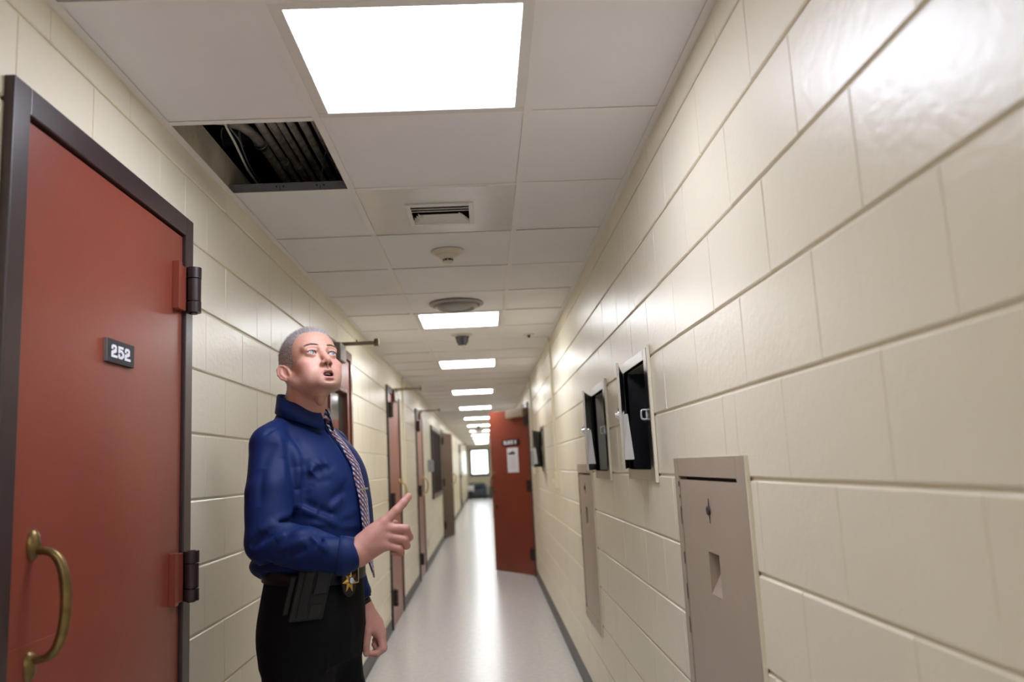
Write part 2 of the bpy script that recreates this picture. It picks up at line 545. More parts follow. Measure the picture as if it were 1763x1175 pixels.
GLYPH = {
    '2': [' ####  ', '###### ', '##  ## ', '##  ## ', '   ### ', ' ##### ', '#####  ', '###    ', '##     ', '#######', '#######'],
    '5': ['###### ', '###### ', '##     ', '#####  ', '###### ', '##  ###', '     ##', '##   ##', '##  ###', '###### ', ' ####  '],
    'B': ['#### ', '## ##', '## ##', '#### ', '## ##', '## ##', '#### '],
    'L': ['##   ', '##   ', '##   ', '##   ', '##   ', '#####', '#####'],
    'O': [' ### ', '## ##', '## ##', '## ##', '## ##', '## ##', ' ### '],
    'C': [' ### ', '## ##', '##   ', '##   ', '##   ', '## ##', ' ### '],
    'K': ['## ##', '## ##', '#### ', '###  ', '#### ', '## ##', '## ##'],
    'D': ['#### ', '## ##', '## ##', '## ##', '## ##', '## ##', '#### '],
}
def glyphs(text, pitch):
    rows = [''] * max(len(GLYPH[c]) for c in text if c != ' ')
    for ch in text:
        g = GLYPH.get(ch, [' ' * 3] * len(rows))
        for i in range(len(rows)):
            rows[i] += g[i] + ' ' * pitch
    return rows

def pull_handle(parent, put, m='brass', r=0.009, h=0.20, out=0.062):
    """bow handle: mounts top and bottom, grip between; put(u, o, v) -> point (along the door, out of it, up)"""
    g = MB()
    path, rad = [], []
    for i in range(25):
        t = i / 24
        a = PI * t
        o = out * min(1, math.sin(a) ** 0.55 * 1.0) + 0.006
        v = -h / 2 * math.cos(a) * (1.0 if abs(math.cos(a)) < 0.9 else 1.0)
        path.append(put(0, o, v)); rad.append(r * (0.85 + 0.3 * math.sin(a)))
    g.tube(path, rad, 12)
    hd = g.build('pull_handle', m, parent, smooth=True, local=True)
    for s in (1, -1):
        b = MB()
        pts = []
        c = put(0, 0, s * (h / 2 + 0.012))
        n = Vector(put(0, 1, 0)) - Vector(put(0, 0, 0))
        uu = Vector(put(1, 0, 0)) - Vector(put(0, 0, 0))
        base = Vector(c)
        vs, fs = [], []
        prof = [(1.0, 0), (1.0, 0.004), (0.8, 0.010), (0.45, 0.014), (0, 0.015)]
        for q, (sc, oo) in enumerate(prof):
            for kk in range(16):
                a = 2 * PI * kk / 16
                vs.append(base + uu * 0.018 * sc * math.cos(a) + Vector((0, 0, 0.030 * sc * math.sin(a))) + n * oo)
        for q in range(len(prof) - 1):
            for kk in range(16):
                fs.append((q * 16 + kk, q * 16 + (kk + 1) % 16, q * 16 + 16 + (kk + 1) % 16, q * 16 + 16 + kk))
        b.add(vs, fs)
        b.build('mount', m, hd, smooth=True, local=True)
    return hd

def make_door(n, X, s, y0, y1, hinge, label, ajar=0.0, frame_m='red_frame', leaf_m='red', ztop=2.165, fw=0.058,
              closer=None, window=None, proud=0.018, handle_v=1.16, handle_m='bright_brass', hinge_m='dark_brown', detail=False, hz=(1.935, 1.112, 0.27)):
    """door in the wall plane X whose face looks along s * x; hinge: 'near' or 'far'"""
    e = empty('door_%d' % n, (X, (y0 + y1) / 2, 0))
    tag(e, label, kind='structure')
    f = MB()
    xo, xi = X + s * proud, X - s * 0.12
    lo, hi = min(xo, xi), max(xo, xi)
    f.box(lo, hi, y0, y0 + fw, 0, ztop)
    f.box(lo, hi, y1 - fw, y1, 0, ztop)
    f.box(lo, hi, y0 + fw, y1 - fw, ztop - fw, ztop)
    # stop behind the leaf
    st = sorted((X - s * 0.045, X - s * 0.10))
    f.box(st[0], st[1], y0 + fw, y0 + fw + 0.02, 0, ztop - fw)
    f.box(st[0], st[1], y1 - fw - 0.02, y1 - fw, 0, ztop - fw)
    f.build('frame', frame_m, e, bevel=0.003)
    # pivot of the leaf: local u runs from the hinge side to the free side, o outwards
    W = (y1 - y0) - 2 * fw - 0.010
    py = y1 - fw - 0.005 if hinge == 'far' else y0 + fw + 0.005
    du = -1 if hinge == 'far' else 1
    H = ztop - fw - 0.006
    pv = empty('leaf_pivot', (0, 0, 0))
    COL.objects.unlink(pv); bpy.data.objects.remove(pv)
    ca, sa = math.cos(ajar), math.sin(ajar)
    px = X + s * (proud - 0.010)
    base = abs_loc(e)
    def put(u, o, v):
        # closed: along y, face at px; swung out about the hinge by ajar
        uu, oo = u, o
        y = du * (uu * ca - oo * sa * 1.0)
        x = s * (uu * sa + oo * ca)
        return (px + x - base[0], py + y - base[1], v - base[2])
    def pbox(mb, u0, u1, o0, o1, v0, v1):
        c = [put(u, o, v) for u in (u0, u1) for o in (o0, o1) for v in (v0, v1)]
        fs = [(0, 1, 3, 2), (4, 6, 7, 5), (0, 4, 5, 1), (2, 3, 7, 6), (0, 2, 6, 4), (1, 5, 7, 3)]
        mb.add(c, fs)
    lf = MB()
    if window:
        a, b, c, d = window
        pbox(lf, 0, a, -0.045, 0, 0.012, H); pbox(lf, b, W, -0.045, 0, 0.012, H)
        pbox(lf, a, b, -0.045, 0, 0.012, c); pbox(lf, a, b, -0.045, 0, d, H)
    else:
        pbox(lf, 0, W, -0.045, 0, 0.012, H)
    leaf = lf.build('leaf', leaf_m, e, local=True, bevel=0.002)
    if window:
        g = MB(); pbox(g, a - 0.005, b + 0.005, -0.026, -0.020, c - 0.005, d + 0.005)
        g.build('glass_pane', 'dark_glass', leaf, local=True)
        g = MB()
        for q in ((a - 0.03, a, c - 0.03, d + 0.03), (b, b + 0.03, c - 0.03, d + 0.03), (a, b, c - 0.03, c), (a, b, d, d + 0.03)):
            pbox(g, q[0], q[1], 0, 0.010, q[2], q[3])
        g.build('glazing_frame', frame_m, leaf, local=True, bevel=0.002)
    # hinges
    for z in hz:
        hb = MB()
        for (za, zb, rr) in ((-0.068, -0.036, 0.0215), (-0.033, 0.033, 0.0205), (0.036, 0.068, 0.0215)):
            c0, c1 = put(-0.012, 0.030, z + za), put(-0.012, 0.030, z + zb)
            hb.cyl(c0, c1, rr, 20)
        c0, c1 = put(-0.012, 0.030, z - 0.072), put(-0.012, 0.030, z + 0.070)
        hb.cyl(c0, c1, 0.012, 12)
        # strap from the barrel to the frame
        pbox(hb, -0.030, -0.010, -0.006, 0.022, z - 0.066, z + 0.066)
        hg = hb.build('hinge', hinge_m, e, smooth=True, local=True)
        pl = MB()
        pbox(pl, 0.006, 0.062, 0.0, 0.014, z - 0.066, z + 0.066)
        pbox(pl, 0.052, 0.078, 0.0, 0.020, z - 0.070, z + 0.070)
        pl.build('leaf_plate', leaf_m if detail or n == 252 else hinge_m, hg, local=True, bevel=0.0015)
    # handle near the free edge
    hu = W - 0.075
    pull_handle(leaf, lambda u, o, v: put(hu + u, o, handle_v + v), handle_m)
    if closer:
        cm, reach, cu0, cu1, arm = closer
        cdep = 0.036 if cm == 'closer_grey' else 0.022
        cb = MB()
        if arm is not None: pbox(cb, cu0, cu1, 0.008, 0.008 + cdep, H - 0.055, H + 0.052)
        else: pbox(cb, cu0, cu1, 0.0, 0.058, H - 0.115, H - 0.015)
        cl = cb.build('door_closer', cm, e, local=True, bevel=0.006)
        if arm is not None:
            am = MB()
            u = (cu0 + cu1) / 2 + arm
            pbox(am, u - 0.011, u + 0.011, 0.02, reach, H + 0.054, H + 0.064)
            pbox(am, u + 0.016, u + 0.030, -0.01, reach, H + 0.070, H + 0.079)
            c0, c1 = put(u + 0.008, reach - 0.012, H + 0.046), put(u + 0.008, reach - 0.012, H + 0.090)
            am.cyl(c0, c1, 0.016, 12)
            c0, c1 = put(u, 0.030, H + 0.04), put(u, 0.030, H + 0.068)
            am.cyl(c0, c1, 0.012, 12)
            c0, c1 = put(u + 0.02, reach * 0.45, H + 0.076), put(u + 0.02, reach * 0.45, H + 0.092)
            am.cyl(c0, c1, 0.006, 8)
            am.build('closer_arm', 'bronze', cl, local=True)
        else:
            am = MB()
            pbox(am, cu0 + 0.03, cu0 + 0.05, 0.01, 0.03, H - 0.015, H + 0.035)
            pbox(am, cu0 - 0.05, cu0 + 0.05, 0.012, 0.026, H + 0.030, H + 0.040)
            am.build('closer_arm', cm, cl, local=True)
    return e, leaf, put, pbox, W, H

# the numbered door
d1, leaf1, put1, pbox1, W1, H1 = make_door(1, XL, 1, 1.490, 2.452, 'far', 'red door numbered 252 in a dark brown frame, beside the man',
    frame_m='brown', ztop=2.160, proud=0.020, handle_m='brass', handle_v=1.158, detail=True)
sg = MB(); su = W1 - 0.350
pbox1(sg, su - 0.147, su, 0, 0.008, 1.660, 1.716)
plate = sg.build('number_plate', 'sign', leaf1, local=True, bevel=0.0012)
ed = MB(); pbox1(ed, su, su + 0.0012, 0.0, 0.0112, 1.6605, 1.7155)
tx = MB()
rows = glyphs('252', 1)
cw = 0.0045
uw = len(rows[0]) * cw
def put_digit(mb, u0, u1, y0, y1, v0, v1):
    pbox1(mb, su - 0.0735 + uw / 2 - u1 - 0.0003, su - 0.0735 + uw / 2 - u0 + 0.0003, 0.0081, 0.0090, v0 - 0.0002, v1 + 0.0002)
# seen from the corridor u runs right to left on a far-hinged leaf, so the glyph columns are mirrored in u
block_text(rows, 0, 1.688 + len(rows) * 0.0045 / 2, 0.0045, tx, 0, 0, lambda mb, u0, u1, a, b, v0, v1: put_digit(mb, u0, u1, a, b, v0 * 0 + (1.688 + (v0 - 1.688) * 0.60), (1.688 + (v1 - 1.688) * 0.60)))
lt = tx.build('numerals', 'letter', plate, local=True)
lt['label'] = 'white numerals 252'
lp = MB(); pbox1(lp, W1 - 0.235, W1 + 0.004, 0, 0.0025, 0.76, 1.088)
o = lp.build('lock_plate', 'red', leaf1, local=True, bevel=0.001)
ea = MB(); pbox1(ea, su, su + 0.0015, 0, 0.0078, 1.6605, 1.7155)
ea.build('plate_edge', 'sign_edge', plate, local=True)

make_door(2, XL, 1, 4.462, 5.452, 'near', 'red-brown framed door with a glass pane, just behind the man', closer=('closer_grey', 0.245, 0.30, 0.50, 0.08),
          window=(0.16, 0.72, 1.0, 1.88), frame_m='red_frame', leaf_m='red')
make_door(3, XL, 1, 7.452, 8.495, 'near', 'narrow-looking red door with brass pull next beyond the glazed door', frame_m='brown', closer=('bronze', 0.285, 0.36, 0.62, 0.0), handle_m='bright_brass')
make_door(4, XL, 1, 10.52, 11.56, 'near', 'red door between the cream raceway and the dark wall window', frame_m='brown', closer=('bronze', 0.29, 0.40, 0.66, 0.0))
make_door(5, XL, 1, 16.48, 17.52, 'near', 'dark brown door standing ajar beyond the dark wall window', ajar=math.radians(11), frame_m='brown', leaf_m='wood')
make_door(6, XL, 1, 27.36, 28.44, 'near', 'distant dark-framed door near the far end of the numbered door wall', closer=('black', 0.22, 0.5, 0.76, 0.0), frame_m='brown', leaf_m='wood')

# the door standing open on the other side
d7, leaf7, put7, pbox7, W7, H7 = make_door(7, XR, -1, 10.345, 11.36, 'near', 'red door standing open into the corridor, with a block sign and a paper notice',
    ajar=math.radians(33.5), frame_m='brown', leaf_m='red', closer=('closer_tan', 0.2, 0.045, 0.42, None), handle_v=1.16, handle_m='brass')
sg = MB(); pbox7(sg, 0.215, 0.590, 0, 0.010, 1.635, 1.713)
p7 = sg.build('block_sign', 'sign', leaf7, local=True, bevel=0.001)
tx = MB(); rows = glyphs('BLOCK D', 1)
uw = len(rows[0]) * 0.0072
block_text(rows, 0, 1.699, 0.0072, tx, 0, 0, lambda mb, u0, u1, a, b, v0, v1: pbox7(mb, 0.405 + uw / 2 - u1, 0.405 + uw / 2 - u0, 0.0101, 0.0112, v0, v1))
o = tx.build('lettering', 'letter', p7, local=True); o['label'] = 'white letters BLOCK D'
sg = MB(); pbox7(sg, 0.252, 0.500, 0, 0.0015, 1.285, 1.605)
p7 = sg.build('paper_notice', 'paper', leaf7, local=True)
tx = MB()
for i, (a, b, c, d) in enumerate([(0.355, 0.375, 1.52, 1.565), (0.33, 0.475, 1.515, 1.54), (0.36, 0.42, 1.53, 1.552), (0.315, 0.34, 1.52, 1.545)]):
    pbox7(tx, a, b, 0.0016, 0.0020, c, d)
for i in range(9):
    pbox7(tx, 0.28 + (i * 37 % 50) / 1000, 0.475, 0.0016, 0.0019, 1.485 - i * 0.018, 1.487 - i * 0.018)
tx.build('print', 'ink', p7, local=True)
lk = MB()
c0, c1 = put7(W7 - 0.085, 0.0, 0.845), put7(W7 - 0.085, 0.014, 0.845)
lk.cyl(c0, c1, 0.028, 18)
lk.build('lock_cylinder', 'brass', leaf7, smooth=True, local=True)
lp = MB(); pbox7(lp, W7 - 0.20, W7 - 0.002, 0, 0.002, 0.66, 1.03)
lp.build('lock_plate', 'red', leaf7, local=True, bevel=0.001)

# ------------------------------------------------------------------ dark window in the left wall
w = empty('window_1', (XL, 14.6, 0.9)); tag(w, 'dark barred window in the wall of numbered doors', kind='structure')
m = MB(); a, b, c, d = 13.36, 15.84, 0.90, 2.09
for r in ((a, a + 0.07, c, d), (b - 0.07, b, c, d), (a + 0.07, b - 0.07, c, c + 0.07), (a + 0.07, b - 0.07, d - 0.07, d)):
    m.box(XL - 0.10, XL + 0.03, *r)
m.build('frame', 'brown', w, bevel=0.003)
m = MB(); m.box(XL - 0.06, XL - 0.05, a + 0.06, b - 0.06, c + 0.06, d - 0.06); m.build('glass_pane', 'dark_glass', w)
for y in (13.95, 14.55, 15.15):
    m = MB(); m.box(XL - 0.05, XL + 0.02, y - 0.03, y + 0.03, c + 0.07, d - 0.07); m.build('mullion', 'brown', w, bevel=0.002)

# far window
w = empty('window_2', (0.15, YE, WIN_E[2])); tag(w, 'bright dark-framed window in the far end wall', kind='structure')
m = MB(); a, b, c, d = WIN_E[0] - 0.02, WIN_E[1] + 0.02, WIN_E[2] - 0.02, WIN_E[3] + 0.02
t = 0.085
for r in ((a, a + t, c, d), (b - t, b, c, d)):
    m.box(r[0], r[1], YE - 0.03, YE + 0.12, r[2], r[3])
for r in ((c, c + t), (d - t, d)):
    m.box(a + t, b - t, YE - 0.03, YE + 0.12, r[0], r[1])
m.build('frame', 'brown', w, bevel=0.003)
m = MB(); m.box(a + t - 0.01, b - t + 0.01, YE + 0.06, YE + 0.066, c + t - 0.01, d - t + 0.01)
m.build('glass_pane', 'glass', w)
m = MB(); m.box(a - 0.02, b + 0.02, YE - 0.05, YE, c - 0.025, c); m.build('sill', 'brown', w, bevel=0.003)

# ------------------------------------------------------------------ recessed steel boxes on the right wall
def steel_box(y0, y1, z0, z1, ang, label, group=None):
    """flanged box let into the wall; door hinged at the far edge (y1), swung by ang"""
    e = empty('wall_box', (XR, (y0 + y1) / 2, z0))
    tag(e, label, 'wall box', 'recessed steel wall boxes')
    fl = 0.048
    a, b, c, d = y0 + fl * 1.15, y1 - fl * 0.9, z0 + fl * 0.8, z1 - fl * 0.8
    m = MB()
    x0, x1 = XR - 0.012, XR + 0.004
    for r in ((y0, a, z0, z1), (b, y1, z0, z1), (a, b, z0, c), (a, b, d, z1)):
        m.box(x0, x1, *r)
    m.build('flange', 'steel', e, bevel=0.002)
    m = MB(); tk = 0.002; dp = 0.085
    m.box(XR + dp, XR + dp + tk, a, b, c, d)
    m.box(XR - 0.010, XR + dp, a - tk, a, c, d); m.box(XR - 0.010, XR + dp, b, b + tk, c, d)
    m.box(XR - 0.010, XR + dp, a, b, c - tk, c); m.box(XR - 0.010, XR + dp, a, b, d, d + tk)
    m.build('lining', 'steel_dark', e)
    # latch keeper: a small ring on the near inner side
    zc = (c + d) / 2 + 0.005
    m = MB()
    pts = []
    for i in range(25):
        q = 2 * PI * i / 24
        sy = math.copysign(abs(math.cos(q)) ** 0.6, math.cos(q)) * 0.011
        sz = math.copysign(abs(math.sin(q)) ** 0.6, math.sin(q)) * 0.0165
        pts.append((XR - 0.020 + sy, a + 0.004, zc - 0.006 + sz))
    m.tube(pts, 0.0038, 8, caps=False)
    m.box(XR - 0.016, XR - 0.002, a - 0.002, a + 0.004, zc - 0.016, zc + 0.004)
    m.build('latch_keeper', 'zinc', e, smooth=True)
    # door
    L = b - a - 0.004
    hx, hy = XR - 0.014, b
    ca, sa = math.cos(ang), math.sin(ang)
    base = abs_loc(e)
    def put(u, o, v):     # u from the hinge towards the free edge, o outwards (away from the box inside)
        return (hx - u * sa - o * ca - base[0], hy - u * ca + o * sa - base[1], v - base[2])
    def pb(mb, u0, u1, o0, o1, v0, v1):
        q = [put(u, o, v) for u in (u0, u1) for o in (o0, o1) for v in (v0, v1)]
        mb.add(q, [(0, 1, 3, 2), (4, 6, 7, 5), (0, 4, 5, 1), (2, 3, 7, 6), (0, 2, 6, 4), (1, 5, 7, 3)])
    m = MB()
    pb(m, 0.0, L, 0.0, 0.004, c + 0.004, d - 0.004)
    pb(m, L - 0.002, L, -0.004, 0.0, c + 0.004, d - 0.004)
    dr = m.build('door', 'steel_dark', e, local=True, bevel=0.0008)
    m = MB(); pb(m, L - 0.0020, L + 0.0010, -0.0045, 0.0045, c + 0.004, d - 0.004)
    m.build('bright_edge', 'steel', dr, local=True)
    m = MB()
    v0, v1 = c + 0.035, (c + d) / 2 + 0.005
    q = [put(u, o, v) for v, w_ in ((v0, 0.036), (v1, 0.024)) for u, o in ((L - 0.003, -0.001), (L - 0.010, -w_), (L - 0.012, -w_), (L - 0.005, -0.001))]
    m.add(q, [(0, 1, 2, 3), (7, 6, 5, 4), (0, 4, 5, 1), (1, 5, 6, 2), (2, 6, 7, 3), (3, 7, 4, 0)])
    m.build('inner_flap', 'zinc', dr, local=True)
    m = MB()
    c0, c1 = put(L - 0.035, -0.012, zc), put(L - 0.035, 0.020, zc)
    m.cyl(c0, c1, 0.013, 16)
    c0, c1 = put(L - 0.035, 0.004, zc), put(L - 0.035, 0.010, zc)
    m.cyl(c0, c1, 0.024, 16)
    m.build('lock_cylinder', 'chrome', dr, local=True, smooth=True)
    m = MB()
    m.tube([(hx - base[0], hy - base[1], c - base[2]), (hx - base[0], hy - base[1], d - base[2])], 0.004, 8)
    m.build('hinge', 'steel', e, local=True)
    m = MB(); m.box(XR - 0.011, XR - 0.0005, y0 - 0.013, y0 - 0.0005, z0 - 0.006, z1 + 0.006)
    m.build('caulk_bead', 'mortar', e, bevel=0.002)
    return e
steel_box(2.715, 3.215, 1.300, 1.748, math.radians(12.5), 'largest steel wall box, open above and beside the big taupe panel')
steel_box(3.715, 4.185, 1.290, 1.742, math.radians(13.5), 'middle open steel wall box, hanging just over the second taupe panel')
steel_box(7.74, 8.26, 1.305, 1.740, math.radians(14), 'smallest looking steel wall box, near the red door standing open')

# ------------------------------------------------------------------ taupe cabinet panels set in the right wall
def hose_panel(y0, y1, z0, z1, label):
    e = empty('recessed_cabinet', (XR, (y0 + y1) / 2, z0))
    tag(e, label, 'cabinet', 'taupe recessed wall cabinets')
    x0, x1 = XR - 0.010, XR + 0.02
    a, b, c, d = y0 + 0.062, y1 - 0.048, z0 + 0.060, z1 - 0.052
    m = MB()
    for r in ((y0, a, z0, z1), (b, y1, z0, z1), (a, b, z0, c), (a, b, d, z1)):
        m.box(x0, x1, *r)
    m.build('frame', 'beige', e, bevel=0.0015)
    m = MB()
    for (ya_, yb_, za_, zb_) in rect_minus((a - 0.01, b + 0.01, c - 0.01, d + 0.01), [(y0 + 0.255, y0 + 0.365, z1 - 0.352, z1 - 0.233)]):
        m.box(XR + 0.014, XR + 0.018, ya_, yb_, za_, zb_)
    m.build('back_plate', 'gap', e)
    # door with a pocket pull
    g = 0.009
    da, db, dc, dd = a + 0.003, b - g, c + g * 0.7, d - g
    p0, p1, q0, q1 = y0 + 0.262, y0 + 0.358, z1 - 0.345, z1 - 0.240
    xd = XR - 0.008
    m = MB()
    for r in ((da, p0, dc, dd), (p1, db, dc, dd), (p0, p1, dc, q0), (p0, p1, q1, dd)):
        m.box(xd, XR + 0.008, *r)
    dr = m.build('door', 'beige', e)
    m = MB()
    dpth = 0.055
    # pocket: deep at the far side, sloping up to the face at the near bottom corner
    p0, p1, q0, q1 = p0 + 0.0008, p1 - 0.0008, q0 + 0.0008, q1 - 0.0008
    A = (xd, p0, q0); B = (xd, p1, q0); Cc = (xd, p1, q1); D = (xd, p0, q1)
    Db, Cb = (xd + dpth, p0, q1 - 0.004), (xd + dpth, p1, q1 - 0.004)
    m.add([A, B, Cc, D, Db, Cb], [(0, 1, 5, 4), (0, 4, 3), (1, 2, 5), (3, 4, 5, 2)])
    pk = m.build('pocket_pull', 'beige', dr, fix=False)
    m = MB(); yl, zl = y0 + 0.318, z1 - 0.135
    m.lathe((xd, yl, zl), [(0.0, -0.006), (0.010, -0.006), (0.013, -0.002), (0.013, 0.002)], 16, 'x')
    m.prism([(yl - 0.003, zl + 0.012), (yl, zl + 0.030), (yl + 0.003, zl + 0.012)], 'x', xd - 0.0015, xd + 0.001)
    m.prism([(yl - 0.003, zl - 0.012), (yl + 0.003, zl - 0.012), (yl, zl - 0.032)], 'x', xd - 0.0015, xd + 0.001)
    m.build('key_lock', 'gap', dr)
    # cracked paint and caulk along the near edge
    m = MB(); r = random.Random(3)
    z = z0
    while z < z1:
        h = r.uniform(0.02, 0.07); w = r.uniform(0.002, 0.006)
        m.box(XR - 0.0085, XR - 0.0002, y0 - w - 0.001, y0 - 0.0002, z, min(z + h, z1))
        z += h
    m.build('caulk_bead', 'mortar', e)
    z = z0 + 0.02
    while z < z1 - 0.05:
        h = r.uniform(0.008, 0.05)
        if r.random() < 0.6:
            m = MB(); m.box(XR - 0.0107, XR - 0.0098, b - 0.001, b + r.uniform(0.002, 0.006), z, z + h)
            m.build('paint_chip', 'gap', e)
        z += h + r.uniform(0.0, 0.04)
    return e
hose_panel(1.772, 2.436, 0.475, 1.371, 'big taupe wall cabinet nearest the camera, with a key lock and pocket pull')
hose_panel(4.395, 5.045, 0.470, 1.362, 'second taupe wall cabinet, under the middle steel box')

# ------------------------------------------------------------------ raceways and boxes on the walls
def raceway(X, s, y, z0, label, box=None, w=0.026):
    e = empty('cable_raceway', (X, y, z0)); tag(e, label, 'raceway')
    m = MB(); m.box(min(X, X + s * 0.018), max(X, X + s * 0.018), y - w / 2, y + w / 2, z0, ZC - 0.003)
    m.build('cover', 'cream_plastic', e, bevel=0.002)
    m = MB(); m.box(min(X, X + s * 0.032), max(X, X + s * 0.032), y - 0.036, y + 0.036, z0 - 0.12, z0)
    b = m.build('outlet_box', box or 'cream_plastic', e, bevel=0.003)
    m = MB(); m.box(min(X + s * 0.032, X + s * 0.040), max(X + s * 0.032, X + s * 0.040), y - 0.005, y + 0.005, z0 - 0.072, z0 - 0.048)
    m.build('toggle', 'white_paint', b)
raceway(XR, -1, 6.56, 1.30, 'cream raceway running from the ceiling to a small box past the middle steel box')
raceway(XR, -1, 9.55, 1.38, 'cream raceway beside the hinges of the open red door')
raceway(XL, 1, 8.93, 1.22, 'cream raceway on the wall between the two red doors with brass pulls')
def wall_plate(X, s, y, z, hy, hz, t, m_, label, cat, name):
    e = empty(name, (X, y, z)); tag(e, label, cat)
    m = MB(); m.box(min(X, X + s * t), max(X, X + s * t), y - hy, y + hy, z - hz, z + hz); m.build('body', m_, e, bevel=0.004)
    m = MB(); m.box(min(X + s * t, X + s * (t + 0.003)), max(X + s * t, X + s * (t + 0.003)), y - hy * 0.8, y + hy * 0.8, z - hz * 0.85, z + hz * 0.85)
    m.build('cover', m_, e, bevel=0.001)
wall_plate(XR, -1, 9.10, 1.44, 0.09, 0.09, 0.06, 'grey_box', 'grey metal box on the wall beside the open red door', 'electrical box', 'electrical_box')
wall_plate(XL, 1, 12.75, 1.43, 0.10, 0.09, 0.07, 'grey_box', 'grey metal box on the wall before the dark wall window', 'electrical box', 'electrical_box')
wall_plate(XL, 1, 12.1, 0.33, 0.04, 0.06, 0.008, 'cream_plastic', 'cream outlet plate low on the wall past the second brass-pull door', 'outlet', 'wall_outlet')

# ------------------------------------------------------------------ things in the ceiling
# vent panel in the third row
e = empty('air_vent', (T / 2, Y0 + 2.5 * T, ZC)); tag(e, 'shiny white metal ceiling panel with a small louvred air vent', 'air vent')
ya, yb = Y0 + 2 * T + 0.006, Y0 + 3 * T - 0.006
gx0, gx1, gy0, gy1 = 0.178, 0.432, 3.055, 3.310
m = MB()
for (a, b, c, d) in rect_minus((0.006, T - 0.006, ya, yb), [(gx0, gx1, gy0, gy1)]):
    m.box(a, b, c, d, ZC + 0.0015, ZC + 0.004)
m.build('panel', 'vent_plate', e)
m = MB()
t = 0.013
for r in ((gx0 - 0.006, gx0 + t, gy0 - 0.006, gy1 + 0.006), (gx1 - t, gx1 + 0.006, gy0 - 0.006, gy1 + 0.006), (gx0 + t, gx1 - t, gy0 - 0.006, gy0 + t), (gx0 + t, gx1 - t, gy1 - t, gy1 + 0.006)):
    m.box(*r, ZC - 0.006, ZC + 0.002)
m.build('grille_frame', 'white_paint', e, bevel=0.002)
m = MB(); m.box(gx0, gx1, gy0, gy1, ZC + 0.05, ZC + 0.055)
for r in ((gx0, gx0 + 0.003, gy0, gy1), (gx1 - 0.003, gx1, gy0, gy1), (gx0, gx1, gy0, gy0 + 0.003), (gx0, gx1, gy1 - 0.003, gy1)):
    m.box(*r, ZC + 0.004, ZC + 0.05)
m.build('throat', 'slot', e)
# louvres: two rows thrown towards the camera side, three trapezoid rings to the other three sides
ix0, ix1, iy0, iy1 = gx0 + t, gx1 - t, gy0 + t, gy1 - t
for y in (iy0 + 0.012, iy0 + 0.042, iy0 + 0.072):
    m = MB(); m.obox((T / 2, y, ZC + 0.001), (0.5 * (ix1 - ix0), 0, 0), (0, 0.011, 0.007), (0, -0.0006, 0.0009))
    m.build('louvre', 'white_paint', e)
for i in range(4):
    f = i / 4.0
    y = iy1 - 0.006 - f * 0.095
    hw = 0.5 * (ix1 - ix0) * (1 - 0.30 * f)
    m = MB(); m.obox((T / 2, y, ZC + 0.001), (hw, 0, 0), (0, 0.014, -0.006), (0, 0.0006, 0.0009)); m.build('louvre', 'white_paint', e)
    for s in (-1, 1):
        m = MB(); m.obox((T / 2 + s * (hw - 0.006), y - 0.012, ZC + 0.001), (0.010, 0, -s * s * 0.006), (0, 0.016, 0), (0.0006, 0, 0.0009)); m.build('louvre', 'white_paint', e)

# smoke detector
e = empty('smoke_detector', (0.306, 3.757, ZC)); tag(e, 'cream smoke detector hanging from the tile beyond the vent', 'smoke detector')
m = MB(); m.lathe((0.306, 3.757, ZC), [(0.0, 0.0), (0.076, 0.0), (0.078, -0.004), (0.070, -0.010), (0.056, -0.018), (0.055, -0.021), (0.0, -0.021)], 48)
m.build('base', 'detector', e, smooth=True)
m = MB(); m.lathe((0.306, 3.757, ZC), [(0.0, -0.019), (0.049, -0.020), (0.047, -0.026), (0.030, -0.038), (0.027, -0.040), (0, -0.040)], 48)
m.build('body', 'detector', e, smooth=True)
m = MB()
for k in range(8):
    a0, a1 = 2 * PI * (k + 0.12) / 8, 2 * PI * (k + 0.88) / 8
    p = [(0.306 + r * math.cos(a), 3.757 + r * math.sin(a)) for r, a in ((0.023, a0), (0.0245, a0), (0.0245, (a0 + a1) / 2), (0.0245, a1), (0.023, a1))]
    m.prism(p, 'z', ZC - 0.050, ZC - 0.040)
m.build('sensing_slot', 'black', e)
m = MB(); m.lathe((0.306, 3.757, ZC), [(0.019, -0.040), (0.019, -0.050), (0.026, -0.050), (0.024, -0.055), (0.012, -0.058), (0, -0.0585)], 40)
m.build('cap', 'detector', e, smooth=True)

def round_diffuser(x, y, lab):
    e = empty('round_diffuser', (x, y, ZC)); tag(e, lab, 'air diffuser')
    m = MB(); m.lathe((x, y, ZC), [(0.155, 0.0), (0.168, -0.002), (0.170, -0.007), (0.160, -0.013), (0.142, -0.014), (0.136, -0.006), (0.132, 0.0)], 64)
    m.build('rim', 'grey_metal', e, smooth=True)
    m = MB(); m.lathe((x, y, ZC), [(0.132, -0.001), (0.134, -0.016), (0.128, -0.030), (0.112, -0.036), (0.104, -0.030), (0.100, -0.012)], 64)
    m.build('outer_cone', 'grey_metal', e, smooth=True)
    m = MB(); m.lathe((x, y, ZC), [(0.134, -0.0005), (0.0, -0.0005)], 64); m.build('throat', 'gap', e)
    m = MB(); m.lathe((x, y, ZC), [(0.092, -0.006), (0.088, -0.026), (0.070, -0.032), (0.0, -0.033)], 64)
    m.build('inner_cone', 'grey_metal', e, smooth=True)
